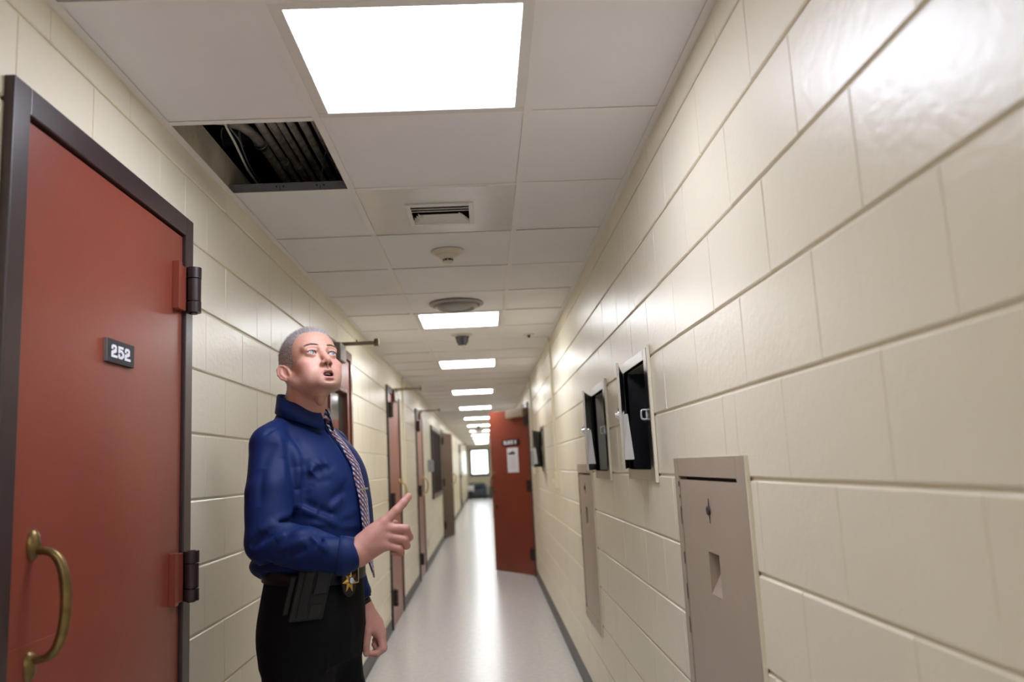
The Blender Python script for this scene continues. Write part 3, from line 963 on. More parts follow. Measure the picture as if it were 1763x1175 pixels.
def dome_camera(x, y, lab):
    e = empty('dome_camera', (x, y, ZC)); tag(e, lab, 'security camera')
    m = MB(); m.lathe((x, y, ZC), [(0.0, 0.0), (0.078, 0.0), (0.080, -0.004), (0.072, -0.010), (0.056, -0.012), (0.0, -0.012)], 48)
    m.build('mounting_ring', 'detector', e, smooth=True)
    m = MB(); m.lathe((x, y, ZC), [(0.054, -0.010), (0.055, -0.022), (0.050, -0.030), (0.046, -0.056), (0.034, -0.078), (0.024, -0.086)], 48)
    m.build('housing', 'dome', e, smooth=True)
    m = MB(); m.lathe((x, y, ZC), [(0.026, -0.084), (0.022, -0.094), (0.010, -0.101), (0.0, -0.102)], 32)
    m.build('lens_dome', 'chrome', e, smooth=True)
round_diffuser(0.303, 5.01, 'grey round air diffuser in the ceiling before the second lit panel')
dome_camera(0.303, 6.24, 'black dome camera hanging just past the second lit panel')
round_diffuser(0.290, 22.6, 'tiny distant round ceiling diffuser far down the corridor')
dome_camera(0.300, 20.15, 'tiny distant dome camera hanging among the far lit panels')
e = empty('sprinkler_head', (0.826, 6.36, ZC)); tag(e, 'small ceiling plate with a tiny dark knob beside the dome camera', 'sprinkler')
m = MB(); m.lathe((0.826, 6.36, ZC), [(0, 0), (0.045, 0), (0.046, -0.003), (0.04, -0.005), (0, -0.005)], 32); m.build('plate', 'white_paint', e, smooth=True)
m = MB(); m.lathe((0.826, 6.36, ZC), [(0.012, -0.004), (0.012, -0.014), (0.006, -0.02), (0.010, -0.024), (0, -0.025)], 16); m.build('knob', 'gap', e, smooth=True)

# ------------------------------------------------------------------ pipes and cables over the missing tile
ZP = 2.66
e = empty('bent_conduit', (-0.377, 3.0, ZP)); tag(e, 'thick grey conduit with an elbow and shiny coupling above the missing tile', 'conduit')
path = [(-1.2, 2.80, ZP), (-0.62, 2.80, ZP), (-0.50, 2.805, ZP), (-0.44, 2.83, ZP), (-0.40, 2.885, ZP), (-0.382, 2.95, ZP), (-0.377, 3.02, ZP), (-0.377, 4.6, ZP)]
m = MB(); m.tube(path, 0.0185, 16); m.build('pipe', 'conduit', e, smooth=True)
m = MB(); m.tube([(-0.377, 3.02, ZP), (-0.377, 3.075, ZP)], 0.024, 16)
m.cyl((-0.377, 3.035, ZP), (-0.350, 3.035, ZP), 0.006, 8); m.cyl((-0.377, 3.062, ZP), (-0.350, 3.062, ZP), 0.006, 8)
m.tube([(-0.377, 3.045, ZP), (-0.377, 3.052, ZP)], 0.0265, 16)
m.build('coupling', 'coupling', e, smooth=True)
xs = [(-0.3322, 0.0150), (-0.2907, 0.0150), (-0.2570, 0.0125), (-0.2200, 0.0140), (-0.1760, 0.0150), (-0.1300, 0.0150)]
names = ['nearest the shiny coupling', 'second beside the elbow conduit', 'thinnest, third beside the elbow conduit', 'fourth beside the elbow conduit', 'fifth beside the elbow conduit', 'farthest from the elbow conduit']
for i, (x, r) in enumerate(xs):
    e = empty('straight_conduit', (x, 3.2, ZP)); tag(e, f'dusty straight conduit above the missing tile, {names[i]}', 'conduit', 'parallel conduits above the missing tile')
    m = MB(); m.cyl((x, 0.5, ZP), (x, 5.2 - 0.2 * i, ZP), r, 14); m.build('pipe', 'conduit', e, smooth=True)
    if i < 2:
        yq = 3.24 + i * 0.05
        m = MB(); m.cyl((x, yq, ZP), (x, yq + 0.05, ZP), r + 0.0035, 14); m.build('coupling', 'conduit', e, smooth=True)
e = empty('banded_pipe', (-0.51, 3.23, 2.76)); tag(e, 'dark crosswise pipe with raised bands behind the bent conduit', 'pipe')
m = MB(); m.cyl((-0.58, 3.23, 2.77), (-0.36, 3.23, 2.77), 0.036, 20); m.build('pipe', 'duct', e, smooth=True)
for x in (-0.575, -0.505, -0.50):
    m = MB(); m.cyl((x - 0.002, 3.23, 2.77), (x + 0.002, 3.23, 2.77), 0.040, 20); m.build('band', 'conduit', e, smooth=True)
e = empty('insulated_duct', (-0.62, 3.3, 2.95)); tag(e, 'large black duct in the dark above the missing tile', 'duct')
m = MB(); m.cyl((-0.62, 1.0, 2.98), (-0.62, 6.5, 2.98), 0.15, 28); m.build('body', 'duct', e, smooth=True)
e = empty('slack_cable', (-0.36, 2.7, 2.5)); tag(e, 'pale slack cable crossing the dark opening beside the bare block, a thin wire along it', 'cable')
for i, off in enumerate((0.0, 0.014)):
    pth = [(-0.30 + off, 2.20, 2.56), (-0.335 + off, 2.42, 2.515), (-0.347 + off * 0.5, 2.52, 2.50), (-0.352 + off * 1.5, 2.62, 2.495), (-0.368 + off, 2.75, 2.497), (-0.395 + off, 2.95, 2.505), (-0.405 + off, 3.2, 2.52), (-0.41 + off, 3.8, 2.56)]
    for _ in range(2):                                  # smooth the path
        q = [pth[0]]
        for u_, v_ in zip(pth[:-1], pth[1:]):
            q += [tuple(0.75 * s_ + 0.25 * t_ for s_, t_ in zip(u_, v_)), tuple(0.25 * s_ + 0.75 * t_ for s_, t_ in zip(u_, v_))]
        pth = q + [pth[-1]]
    m = MB(); m.tube(pth, 0.0042 if i == 0 else 0.0028, 8)
    m.build('jacket' if i == 0 else 'dark_wire', 'cable' if i == 0 else 'duct', e, smooth=True)
e = empty('thin_wire', (-0.10, 3.1, 2.58)); tag(e, 'thin grey wire arching under the conduits near the ceiling grid', 'wire')
pth = [(-0.06 - 0.16 * t + 0.0 * t, 2.98 + 0.42 * math.sin(t * 1.4) * t, 2.60 + 0.05 * (1 - t) * t * 4 - 0.02 * t) for t in [i / 14 for i in range(15)]]
m = MB(); m.tube(pth, 0.0025, 8); m.build('jacket', 'conduit', e, smooth=True)

# ------------------------------------------------------------------ seats at the far end
e = empty('lounge_chair', (-0.02, 37.5, 0)); tag(e, 'dark blue-grey lounge chair under the far window with a white cloth over its arm', 'armchair')
m = MB(); m.box(-0.36, 0.36, 37.15, 37.95, 0.08, 0.36); m.build('seat', 'couch', e, bevel=0.05, seg=3)
m = MB(); m.box(-0.36, 0.36, 37.80, 38.08, 0.30, 0.66); m.build('backrest', 'couch', e, bevel=0.06, seg=3)
for s in (-1, 1):
    m = MB(); m.box(min(s * 0.28, s * 0.42), max(s * 0.28, s * 0.42), 37.10, 38.05, 0.06, 0.56); o = m.build('armrest', 'couch', e, bevel=0.05, seg=3)
for x in (-0.33, 0.33):
    for y in (37.2, 37.95):
        m = MB(); m.box(x - 0.03, x + 0.03, y - 0.03, y + 0.03, 0, 0.10); m.build('leg', 'black', e)
for o in list(e.children): pass
cl = MB()
pr = [(37.42, 0.572), (37.25, 0.576), (37.10, 0.574), (37.055, 0.560), (37.045, 0.50), (37.05, 0.42), (37.045, 0.33)]
vs, fs = [], []
for j in range(9):
    x = -0.47 + j * 0.042
    for i, (y, z) in enumerate(pr):
        vs.append((x + 0.012 * math.sin(i * 1.3 + j * 0.7), y - 0.012 * (1 + math.sin(j * 2.1 + i)) * (i > 3), z + 0.008 * (1 + math.sin(j * 1.7)) * (i < 3) - 0.03 * (i == 6) * math.sin(j * 1.1)))
for j in range(8):
    for i in range(len(pr) - 1):
        a = j * len(pr) + i
        fs.append((a, a + 1, a + len(pr) + 1, a + len(pr)))
cl.add(vs, fs)
o = cl.build('draped_cloth', 'cloth', smooth=True)
sd = o.modifiers.new('thick', 'SOLIDIFY'); sd.thickness = 0.012
tag(o, 'white cloth draped over the arm of the far lounge chair', 'cloth')
e = empty('side_chair', (0.82, 36.6, 0)); tag(e, 'second dark chair by the far wall, half hidden by the open red door', 'armchair')
m = MB(); m.box(0.56, 0.98, 36.2, 36.95, 0.08, 0.38); m.build('seat', 'couch', e, bevel=0.05, seg=3)
m = MB(); m.box(0.86, 1.0, 36.2, 36.95, 0.30, 0.68); m.build('backrest', 'couch', e, bevel=0.05, seg=3)
for y in (36.22, 36.80):
    m = MB(); m.box(0.54, 0.98, y, y + 0.13, 0.05, 0.52); m.build('armrest', 'couch', e, bevel=0.05, seg=3)
for x in (0.60, 0.94):
    for y in (36.27, 36.88):
        m = MB(); m.box(x - 0.03, x + 0.03, y - 0.03, y + 0.03, 0, 0.09); m.build('leg', 'black', e)
# ------------------------------------------------------------------ sculpting with signed distances (numpy only)
class Sculpt:
    def __init__(self):
        self.ops = []
    def _add(self, fn, c, R, mode, k):
        self.ops.append((fn, np.array(c, float), float(R), mode, float(k)))
    def ell(self, c, r, k=0.0, mode='u', rot=None):
        c, r = np.array(c, float), np.array(r, float)
        Rm = None if rot is None else np.array(rot, float)
        def fn(p):
            q = p - c
            if Rm is not None: q = q @ Rm
            k0 = np.sqrt(((q / r) ** 2).sum(1)) + 1e-9
            k1 = np.sqrt(((q / (r * r)) ** 2).sum(1)) + 1e-9
            return k0 * (k0 - 1.0) / k1
        self._add(fn, c, r.max(), mode, k)
    def cone(self, a, b, ra, rb, k=0.0, mode='u'):
        a, b = np.array(a, float), np.array(b, float)
        ab = b - a; L2 = (ab @ ab) + 1e-12
        def fn(p):
            t = np.clip(((p - a) @ ab) / L2, 0, 1)
            q = p - a - t[:, None] * ab
            return np.sqrt((q * q).sum(1)) - (ra + (rb - ra) * t)
        self._add(fn, (a + b) / 2, np.sqrt(L2) / 2 + max(ra, rb), mode, k)
    def chain(self, pts, rs, k=0.0, kk=0.012):
        for i in range(len(pts) - 1):
            self.cone(pts[i], pts[i + 1], rs[i], rs[i + 1], k if i == 0 else kk)
    def loft(self, secs, k=0.0, mode='u', e=2.3):
        """secs rows: z, cx, cy, half width, half depth"""
        S = np.array(secs, float); S = S[S[:, 0].argsort()]
        if len(S) > 2:                                  # smooth the outline between the given sections
            zz = np.linspace(S[0, 0], S[-1, 0], 90)
            g = np.gradient(S[:, 1:], S[:, 0], axis=0)
            j = np.clip(np.searchsorted(S[:, 0], zz) - 1, 0, len(S) - 2)
            hh = (S[j + 1, 0] - S[j, 0])[:, None]; t = (zz[:, None] - S[j, 0:1]) / hh
            R_ = (2*t**3 - 3*t**2 + 1) * S[j, 1:] + (t**3 - 2*t**2 + t) * hh * g[j] + (-2*t**3 + 3*t**2) * S[j + 1, 1:] + (t**3 - t**2) * hh * g[j + 1]
            S = np.column_stack([zz, R_])
        def fn(p):
            z = np.clip(p[:, 2], S[0, 0], S[-1, 0])
            g = [np.interp(z, S[:, 0], S[:, j]) for j in range(1, 5)]
            u = np.abs((p[:, 0] - g[0]) / g[2]); v = np.abs((p[:, 1] - g[1]) / g[3])
            n = (u ** e + v ** e) ** (1 / e)
            rad = np.sqrt((p[:, 0] - g[0]) ** 2 + (p[:, 1] - g[1]) ** 2) + 1e-6
            d = rad * (1 - 1 / (n + 1e-6)) 
            d = np.where(n < 0.2, -np.minimum(g[2], g[3]) * 0.8, d)
            dz = np.maximum(S[0, 0] - p[:, 2], p[:, 2] - S[-1, 0])
            return np.where(dz > 0, np.sqrt(np.maximum(d, 0) ** 2 + dz ** 2), np.maximum(d, dz))
        c = [S[:, 1].mean(), S[:, 2].mean(), (S[0, 0] + S[-1, 0]) / 2]
        self._add(fn, c, math.hypot((S[-1, 0] - S[0, 0]) / 2, S[:, 3:].max() + 0.05), mode, k)
    def fn(self, f, c, R, mode='u', k=0.0):
        self._add(f, c, R, mode, k)
    def bump(self, a, b, r, h):
        """soft raised (h > 0) or sunken fold along a segment"""
        a, b = np.array(a, float), np.array(b, float)
        ab = b - a; L2 = (ab @ ab) + 1e-12
        def fn(p):
            t = ((p - a) @ ab) / L2
            tc = np.clip(t, 0, 1)
            q = p - a - tc[:, None] * ab
            w = np.sin(np.clip(tc, 0.02, 0.98) * math.pi) ** 0.6
            return h * w * np.exp(-((q * q).sum(1) / (r * r)) ** 0.75)
        self._add(fn, (a + b) / 2, np.sqrt(L2) / 2 + 2.6 * r, 'b', 0)
    def ev(self, p, ops=None):
        d = np.full(len(p), 1.0)
        for fn, c, R, mode, k in (self.ops if ops is None else ops):
            if mode == 'b':
                d = d - fn(p); continue
            e = fn(p)
            if mode == 'u':
                if k > 0:
                    h = np.clip(0.5 + 0.5 * (d - e) / k, 0, 1)
                    d = d + (e - d) * h - k * h * (1 - h)
                else:
                    d = np.minimum(d, e)
            elif mode == 's':
                if k > 0:
                    h = np.clip(0.5 - 0.5 * (d + e) / k, 0, 1)
                    d = d + (-e - d) * h + k * h * (1 - h)
                else:
                    d = np.maximum(d, -e)
            elif mode == 'i':
                d = np.maximum(d, e)
            elif mode == 'f':
                d = e + d
        return d
    def mesh(self, lo, hi, h, n=16):
        lo, hi = np.array(lo, float), np.array(hi, float)
        nb = np.ceil((hi - lo) / (h * n)).astype(int)
        NJ, NK = int(nb[1] * n + 2), int(nb[2] * n + 2)
        gi = np.stack(np.meshgrid(*[np.arange(q) for q in nb], indexing='ij'), -1).reshape(-1, 3)
        ctr = lo + (gi + 0.5) * h * n
        half = h * n * math.sqrt(3) / 2
        dc = self.ev(ctr)
        keep = np.where(np.abs(dc) < 1.9 * half + 0.012)[0]
        ax = np.arange(n + 1)
        off = np.stack(np.meshgrid(ax, ax, ax, indexing='ij'), -1).reshape(-1, 3)
        cid, cpos, edges = [], [], [[], [], []]
        m = n + 1
        for b in keep:
            q0 = gi[b] * n
            cc = ctr[b]
            ops = [o for o in self.ops if np.linalg.norm(o[1] - cc) < o[2] + o[4] + half + 0.03 or o[3] in 'if']
            if not ops: continue
            P = lo + (q0 + off) * h
            D = self.ev(P, ops).reshape(m, m, m)
            I = D < 0
            if I.all() or not I.any(): continue
            # crossing edges that start at points owned by this block
            for a in range(3):
                sl0 = [slice(0, n)] * 3; sl1 = [slice(0, n)] * 3; sl1[a] = slice(1, n + 1)
                X = I[tuple(sl0)] != I[tuple(sl1)]
                w = np.argwhere(X)
                if len(w):
                    s = I[tuple(sl0)][X]
                    g = w + q0
                    edges[a].append(np.column_stack([g, s.astype(int)]))
            # cells
            C = np.stack([I[i:n + i, j:n + j, k:n + k] for i in (0, 1) for j in (0, 1) for k in (0, 1)], -1)
            sm = C.sum(-1)
            w = np.argwhere((sm > 0) & (sm < 8))
            if not len(w): continue
            acc = np.zeros((len(w), 3)); cnt = np.zeros(len(w))
            for a in range(3):
                o1, o2 = [x for x in range(3) if x != a]
                for u in (0, 1):
                    for v in (0, 1):
                        s0 = w.copy(); s0[:, o1] += u; s0[:, o2] += v
                        s1 = s0.copy(); s1[:, a] += 1
                        d0 = D[s0[:, 0], s0[:, 1], s0[:, 2]]; d1 = D[s1[:, 0], s1[:, 1], s1[:, 2]]
                        x = (d0 < 0) != (d1 < 0)
                        t = np.where(x, d0 / np.where(x, d0 - d1, 1), 0)
                        pt = s0.astype(float); pt[:, a] += t
                        acc += pt * x[:, None]; cnt += x
            cpos.append(lo + (acc / cnt[:, None] + q0) * h)
            g = w + q0
            cid.append((g[:, 0].astype(np.int64) * NJ + g[:, 1]) * NK + g[:, 2])
        cid = np.concatenate(cid); cpos = np.concatenate(cpos)
        order = np.argsort(cid); cid = cid[order]; V = cpos[order]
        faces = []
        for a in range(3):
            if not edges[a]: continue
            E = np.concatenate(edges[a])
            o1, o2 = (a + 1) % 3, (a + 2) % 3
            quad = []
            for u, v in ((1, 1), (0, 1), (0, 0), (1, 0)):
                g = E[:, :3].copy(); g[:, o1] -= u; g[:, o2] -= v
                quad.append((g[:, 0].astype(np.int64) * NJ + g[:, 1]) * NK + g[:, 2])
            idx, ok = [], np.ones(len(E), bool)
            for q in quad:
                i = np.searchsorted(cid, q); i = np.clip(i, 0, len(cid) - 1)
                ok &= cid[i] == q
                idx.append(i)
            F = np.stack(idx, 1)
            flip = E[:, 3] == 0
            F[flip] = F[flip][:, ::-1]
            faces.append(F[ok])
        return V, np.concatenate(faces)

def smooth_mesh(V, F, it=1, lam=0.5):
    n = len(V)
    e = np.concatenate([F[:, [0, 1]], F[:, [1, 2]], F[:, [2, 3]], F[:, [3, 0]]])
    for _ in range(it):
        S = np.zeros_like(V); c = np.zeros(n)
        for j in range(3):
            S[:, j] = np.bincount(e[:, 0], V[e[:, 1], j], n) + np.bincount(e[:, 1], V[e[:, 0], j], n)
        c = np.bincount(e[:, 0], minlength=n) + np.bincount(e[:, 1], minlength=n)
        V = V + lam * (S / np.maximum(c, 1)[:, None] - V)
    return V

# value noise for cloth
_nt = np.random.default_rng(11).random((32, 32, 32))
def vnoise(p):
    i = np.floor(p).astype(int); f = p - i; f = f * f * (3 - 2 * f)
    r = 0
    for a in (0, 1):
        for b in (0, 1):
            for c in (0, 1):
                w = (f[:, 0] if a else 1 - f[:, 0]) * (f[:, 1] if b else 1 - f[:, 1]) * (f[:, 2] if c else 1 - f[:, 2])
                r = r + w * _nt[(i[:, 0] + a) % 32, (i[:, 1] + b) % 32, (i[:, 2] + c) % 32]
    return r * 2 - 1

# ------------------------------------------------------------------ the man: measures (x to his left, y behind him, z up)
MAN_O = np.array([-0.085, 2.5, 0.0]); MAN_RZ = math.radians(70)
def rotm(yaw, pitch, roll=0.0):
    cy, sy = math.cos(yaw), math.sin(yaw); Rz = np.array([[cy, -sy, 0], [sy, cy, 0], [0, 0, 1]])
    c, s = math.cos(pitch), math.sin(pitch); Rx = np.array([[1, 0, 0], [0, c, -s], [0, s, c]])
    c, s = math.cos(roll), math.sin(roll); Ry = np.array([[c, 0, s], [0, 1, 0], [-s, 0, c]])
    return Rz @ Rx @ Ry
HC = np.array([-0.057, -0.042, 1.692]); HR = rotm(-0.580, -0.400, 0.010); HS = 1.007
def H(x, y, z):
    return HC + HS * (HR @ np.array([x, y, z]))
def to_head(P):
    return ((P - HC) @ HR) / HS

def head_ops(B):
    def el(c, r, k=0.0, mode='u', rot=None):
        B.ell(H(*c), r, k, mode, HR if rot is None else HR @ rot)
    def co(a, b, ra, rb, k=0.0, mode='u'):
        B.cone(H(*a), H(*b), ra, rb, k, mode)
    el((0, 0.018, 0.034), (0.0755, 0.098, 0.084), 0.02)
    el((0, -0.028, 0.036), (0.0655, 0.0600, 0.062), 0.02)
    el((0, -0.030, -0.030), (0.0595, 0.0560, 0.072), 0.02)
    el((0, -0.030, -0.070), (0.046, 0.052, 0.028), 0.02)
    for s in (-1, 1):
        co((s * 0.058, 0.010, -0.040), (s * 0.051, -0.020, -0.068), 0.017, 0.0165, 0.016)
        co((s * 0.051, -0.020, -0.068), (s * 0.017, -0.073, -0.091), 0.0165, 0.015, 0.014)
        el((s * 0.046, -0.054, -0.026), (0.020, 0.022, 0.016), 0.020)
        el((s * 0.038, -0.050, -0.056), (0.0215, 0.026, 0.029), 0.020)
    el((0, -0.0785, -0.0935), (0.022, 0.0155, 0.0155), 0.012)
    for s in (-1, 1):
        co((s * 0.044, -0.070, 0.019), (s * 0.012, -0.084, 0.016), 0.010, 0.009, 0.012)
    # sockets, nose
    for s in (-1, 1):
        el((s * 0.0315, -0.092, 0.001), (0.0185, 0.0130, 0.0125), 0.012, 's')
    co((0, -0.080, 0.012), (0, -0.092, -0.014), 0.0085, 0.0085, 0.010)
    co((0, -0.092, -0.014), (0, -0.1050, -0.0350), 0.0082, 0.0100, 0.008)
    for s in (-1, 1):
        el((s * 0.0112, -0.0930, -0.0400), (0.0068, 0.0110, 0.0080), 0.006)
    co((0, -0.103, -0.0405), (0, -0.090, -0.0475), 0.0060, 0.0055, 0.005)
    # muzzle and lips, open mouth
    el((0, -0.073, -0.072), (0.031, 0.0215, 0.026), 0.014)
    for s in (-1, 1):
        co((s * 0.0195, -0.0850, -0.0715), (s * 0.006, -0.0955, -0.0650), 0.0030, 0.0050, 0.004)
        co((s * 0.006, -0.0955, -0.0650), (0, -0.0955, -0.0660), 0.0050, 0.0046, 0.003)
        co((s * 0.0185, -0.0845, -0.0765), (s * 0.007, -0.0915, -0.0875), 0.0034, 0.0058, 0.004)
        co((s * 0.007, -0.0910, -0.0875), (0, -0.0915, -0.0880), 0.0058, 0.0060, 0.003)
    el((0, -0.093, -0.0762), (0.0152, 0.024, 0.0078), 0.003, 's')
    el((0, -0.094, -0.0585), (0.0028, 0.004, 0.007), 0.004, 's')
    el((0, -0.0925, -0.0955), (0.014, 0.004, 0.0035), 0.006, 's')
    for s in (-1, 1):
        el((s * 0.0070, -0.0995, -0.0470), (0.0042, 0.0068, 0.0050), 0.002, 's', rotm(s * 0.35, 0.25))
        B.bump(H(s * 0.0195, -0.0925, -0.044), H(s * 0.0310, -0.0830, -0.068), 0.0055, -0.0011)
    # eyelids: a shell over the eyeball, cut by an almond opening
    for s in (-1, 1):
        E = np.array([s * 0.0315, -0.0725, 0.0])
        el(E, (0.0152, 0.0146, 0.0142), 0.005)
        co((s * 0.0415, -0.0800, 0.0075), (s * 0.021, -0.0845, 0.0080), 0.0030, 0.0030, 0.006)
        w, hu, hl = 0.0142, 0.0064, 0.0043
        Ru, Rl = (w * w + hu * hu) / (2 * hu), (w * w + hl * hl) / (2 * hl)
        def almond(p, E=E, s=s, hu=hu, hl=hl, Ru=Ru, Rl=Rl):
            q = to_head(p) - E
            x, z = q[:, 0], q[:, 2] - 0.0004 - s * q[:, 0] * 0.06
            d = np.maximum(np.hypot(x, z - (hu - Ru)) - Ru, np.hypot(x, z + (hl - Rl)) - Rl)
            return np.maximum(d, q[:, 1] + 0.004)
        B.fn(almond, H(*(E + np.array([0, -0.012, 0]))), 0.02, 's', 0.0012)
        # fill behind the lids so that the opening ends at the eyeball
    # forehead wrinkles from the raised brows
    def wrinkle(p):
        q = to_head(p)
        m = np.clip(1 - (q[:, 0] / 0.042) ** 2, 0, 1) * np.exp(-((q[:, 2] - 0.050) / 0.014) ** 2) * (q[:, 1] < -0.05)
        return 0.0008 * m * np.sin((q[:, 2] + 0.0022 * np.cos(q[:, 0] * 70)) * 2 * math.pi / 0.0085)
    B.fn(wrinkle, H(0, -0.08, 0.05), 0.05, 'b')
    # ears
    for s in (-1, 1):
        er = rotm(-s * 0.62, -0.42, s * 0.12)
        c0 = np.array([s * 0.0770, 0.014, -0.018])
        def ear(o): return tuple(c0 + er @ np.array([s * o[0], o[1], o[2]]))
        el(ear((0, 0, 0.004)), (0.0065, 0.0195, 0.0285), 0.004, 'u', er)
        el(ear((0.0, -0.005, -0.022)), (0.0060, 0.0105, 0.0125), 0.006, 'u', er)
        el(ear((0.0075, -0.0025, 0.003)), (0.0070, 0.0125, 0.0205), 0.003, 's', er)
        rim = [(0.003, -0.012, 0.020), (0.003, -0.003, 0.031), (0.003, 0.010, 0.027), (0.003, 0.0175, 0.012), (0.003, 0.017, -0.004), (0.002, 0.009, -0.020)]
        for a, b in zip(rim[:-1], rim[1:]):
            co(ear(a), ear(b), 0.0036, 0.0036, 0.002)
        anti = [(0.002, 0.002, 0.018), (0.003, 0.0095, 0.006), (0.003, 0.007, -0.010)]
        for a, b in zip(anti[:-1], anti[1:]):
            co(ear(a), ear(b), 0.0032, 0.0032, 0.003)
        co(ear((0.001, -0.0125, -0.002)), ear((0.001, -0.0105, -0.010)), 0.0045, 0.0045, 0.004)

# hands: joints laid out along what the hand shows: right, up, towards the viewer
VIEW = np.array([-2.169, -1.351, 1.3735])          # a point the hands' sides are facing, in the man's own frame
def hand_frame(W):
    c = VIEW - W; c /= np.linalg.norm(c)
    up = np.array([0, 0, 1.0]); e1 = np.cross(up, c); e1 /= np.linalg.norm(e1)
    e2 = np.cross(c, e1)
    return e1, e2, c

RW = np.array([-0.224, -0.260, 1.165])
_e1, _e2, _c = hand_frame(RW)
def RH(px, py, d=0.0):
    s = 0.00158
    return RW + (px - 607) * s * _e1 + (953 - py) * s * _e2 + d * _c
LW = np.array([0.191, -0.085, 0.962])
_f1, _f2, _fc = hand_frame(LW)
def LH(px, py, d=0.0):
    s = 0.00188
    return LW + (px - 634.5) * s * _f1 + (1043 - py) * s * _f2 + d * _fc

SH_R, EL_R = np.array([-0.166, 0.03, 1.466]), np.array([-0.240, -0.018, 1.206])
SH_L, EL_L = np.array([0.172, 0.03, 1.466]), np.array([0.212, 0.100, 1.215])

def body_sculpt():
    B = Sculpt()
    # trunk, hips and legs (slim: they are inside the clothes)
    B.loft([(0.90, 0, 0.0, 0.14, 0.10), (1.05, 0, 0, 0.14, 0.105), (1.25, 0, -0.005, 0.14, 0.095), (1.42, 0, 0.0, 0.14, 0.080), (1.49, 0, 0.015, 0.10, 0.05), (1.52, 0, 0.02, 0.07, 0.05)], 0.02)
    for s in (-1, 1):
        B.chain([(s * 0.08, 0, 0.93), (s * 0.11, -0.005, 0.50), (s * 0.125, 0.03, 0.09)], [0.075, 0.05, 0.035], 0.03, 0.02)
    # neck
    B.cone((-0.016, 0.034, 1.48), H(0, 0.036, -0.045), 0.060, 0.059, 0.016)
    B.cone((-0.020, -0.008, 1.52), H(0, -0.012, -0.070), 0.032, 0.034, 0.016)
    head_ops(B)
    B.ell(H(0, -0.018, -0.120), (0.012, 0.014, 0.016), 0.014)
    # arms
    B.chain([SH_R, EL_R, RH(600, 956), RH(612, 951)], [0.040, 0.036, 0.031, 0.031], 0.02, 0.01)
    B.chain([SH_L, EL_L, LH(611, 1012), LH(624, 1045)], [0.040, 0.036, 0.030, 0.030], 0.02, 0.01)
    # right hand: pointing
    k = 0.010
    B.cone(RH(612, 951), RH(645, 925, -0.004), 0.031, 0.026, k)
    B.cone(RH(620, 958, -0.006), RH(658, 939, -0.012), 0.024, 0.020, 0.016)
    B.cone(RH(628, 934, -0.006), RH(660, 906, -0.004), 0.024, 0.0185, 0.016)
    for a, b in (((640, 925), (661, 905)), ((640, 930), (667, 914)), ((640, 936), (666, 928)), ((638, 944), (662, 942))):
        B.cone(RH(*a, 0.002), RH(*b, 0.004), 0.017, 0.0135, 0.012)
    f = 0.0035
    B.chain([RH(661, 905, 0.004), RH(682, 886, 0.004), RH(694, 874, 0.000), RH(703, 864, -0.004)], [0.0138, 0.0124, 0.0112, 0.0098], 0.006, f)
    B.chain([RH(667, 914, 0.006), RH(696, 917, 0.010), RH(703, 931, -0.008), RH(697, 938, -0.022)], [0.0125, 0.0112, 0.0098, 0.0086], 0.006, f)
    B.chain([RH(666, 928, 0.004), RH(693, 934, 0.008), RH(698, 945, -0.012), RH(684, 946, -0.024)], [0.0122, 0.0108, 0.0094, 0.0084], 0.006, f)
    B.chain([RH(662, 942, 0.002), RH(684, 948, 0.004), RH(688, 956, -0.012), RH(676, 955, -0.022)], [0.0112, 0.0098, 0.0086, 0.0076], 0.006, f)
    B.chain([RH(624, 938, -0.022), RH(645, 917, -0.034), RH(666, 908, -0.036), RH(680, 907, -0.030)], [0.0175, 0.0135, 0.0118, 0.0098], 0.014, f)
    # left hand: hanging, fingers curled in to the thumb
    B.cone(LH(624, 1044), LH(641, 1072, -0.010), 0.028, 0.030, 0.012)
    B.cone(LH(627, 1056, 0.004), LH(650, 1086, 0.000), 0.024, 0.020, 0.014)
    B.cone(LH(628, 1054, -0.022), LH(652, 1086, -0.042), 0.020, 0.017, 0.014)
    B.chain([LH(650, 1084, 0.002), LH(655, 1110, 0.010), LH(645, 1117, 0.012), LH(633, 1116, 0.012)], [0.0135, 0.0118, 0.0105, 0.0092], 0.008, f)
    B.chain([LH(652, 1086, -0.016), LH(656, 1109, -0.012), LH(647, 1113, -0.012), LH(641, 1103, -0.010)], [0.0130, 0.0115, 0.0100, 0.0090], 0.008, f)
    B.chain([LH(653, 1086, -0.034), LH(655, 1105, -0.034), LH(646, 1107, -0.032), LH(642, 1097, -0.030)], [0.0125, 0.0110, 0.0098, 0.0088], 0.008, f)
    B.chain([LH(652, 1084, -0.050), LH(652, 1100, -0.050), LH(645, 1102, -0.048), LH(643, 1094, -0.046)], [0.0115, 0.0100, 0.0088, 0.0080], 0.008, f)
    B.chain([LH(624, 1058, 0.014), LH(630, 1083, 0.026), LH(627, 1102, 0.030), LH(628, 1115, 0.028)], [0.0165, 0.0140, 0.0120, 0.0100], 0.014, f)
    return B

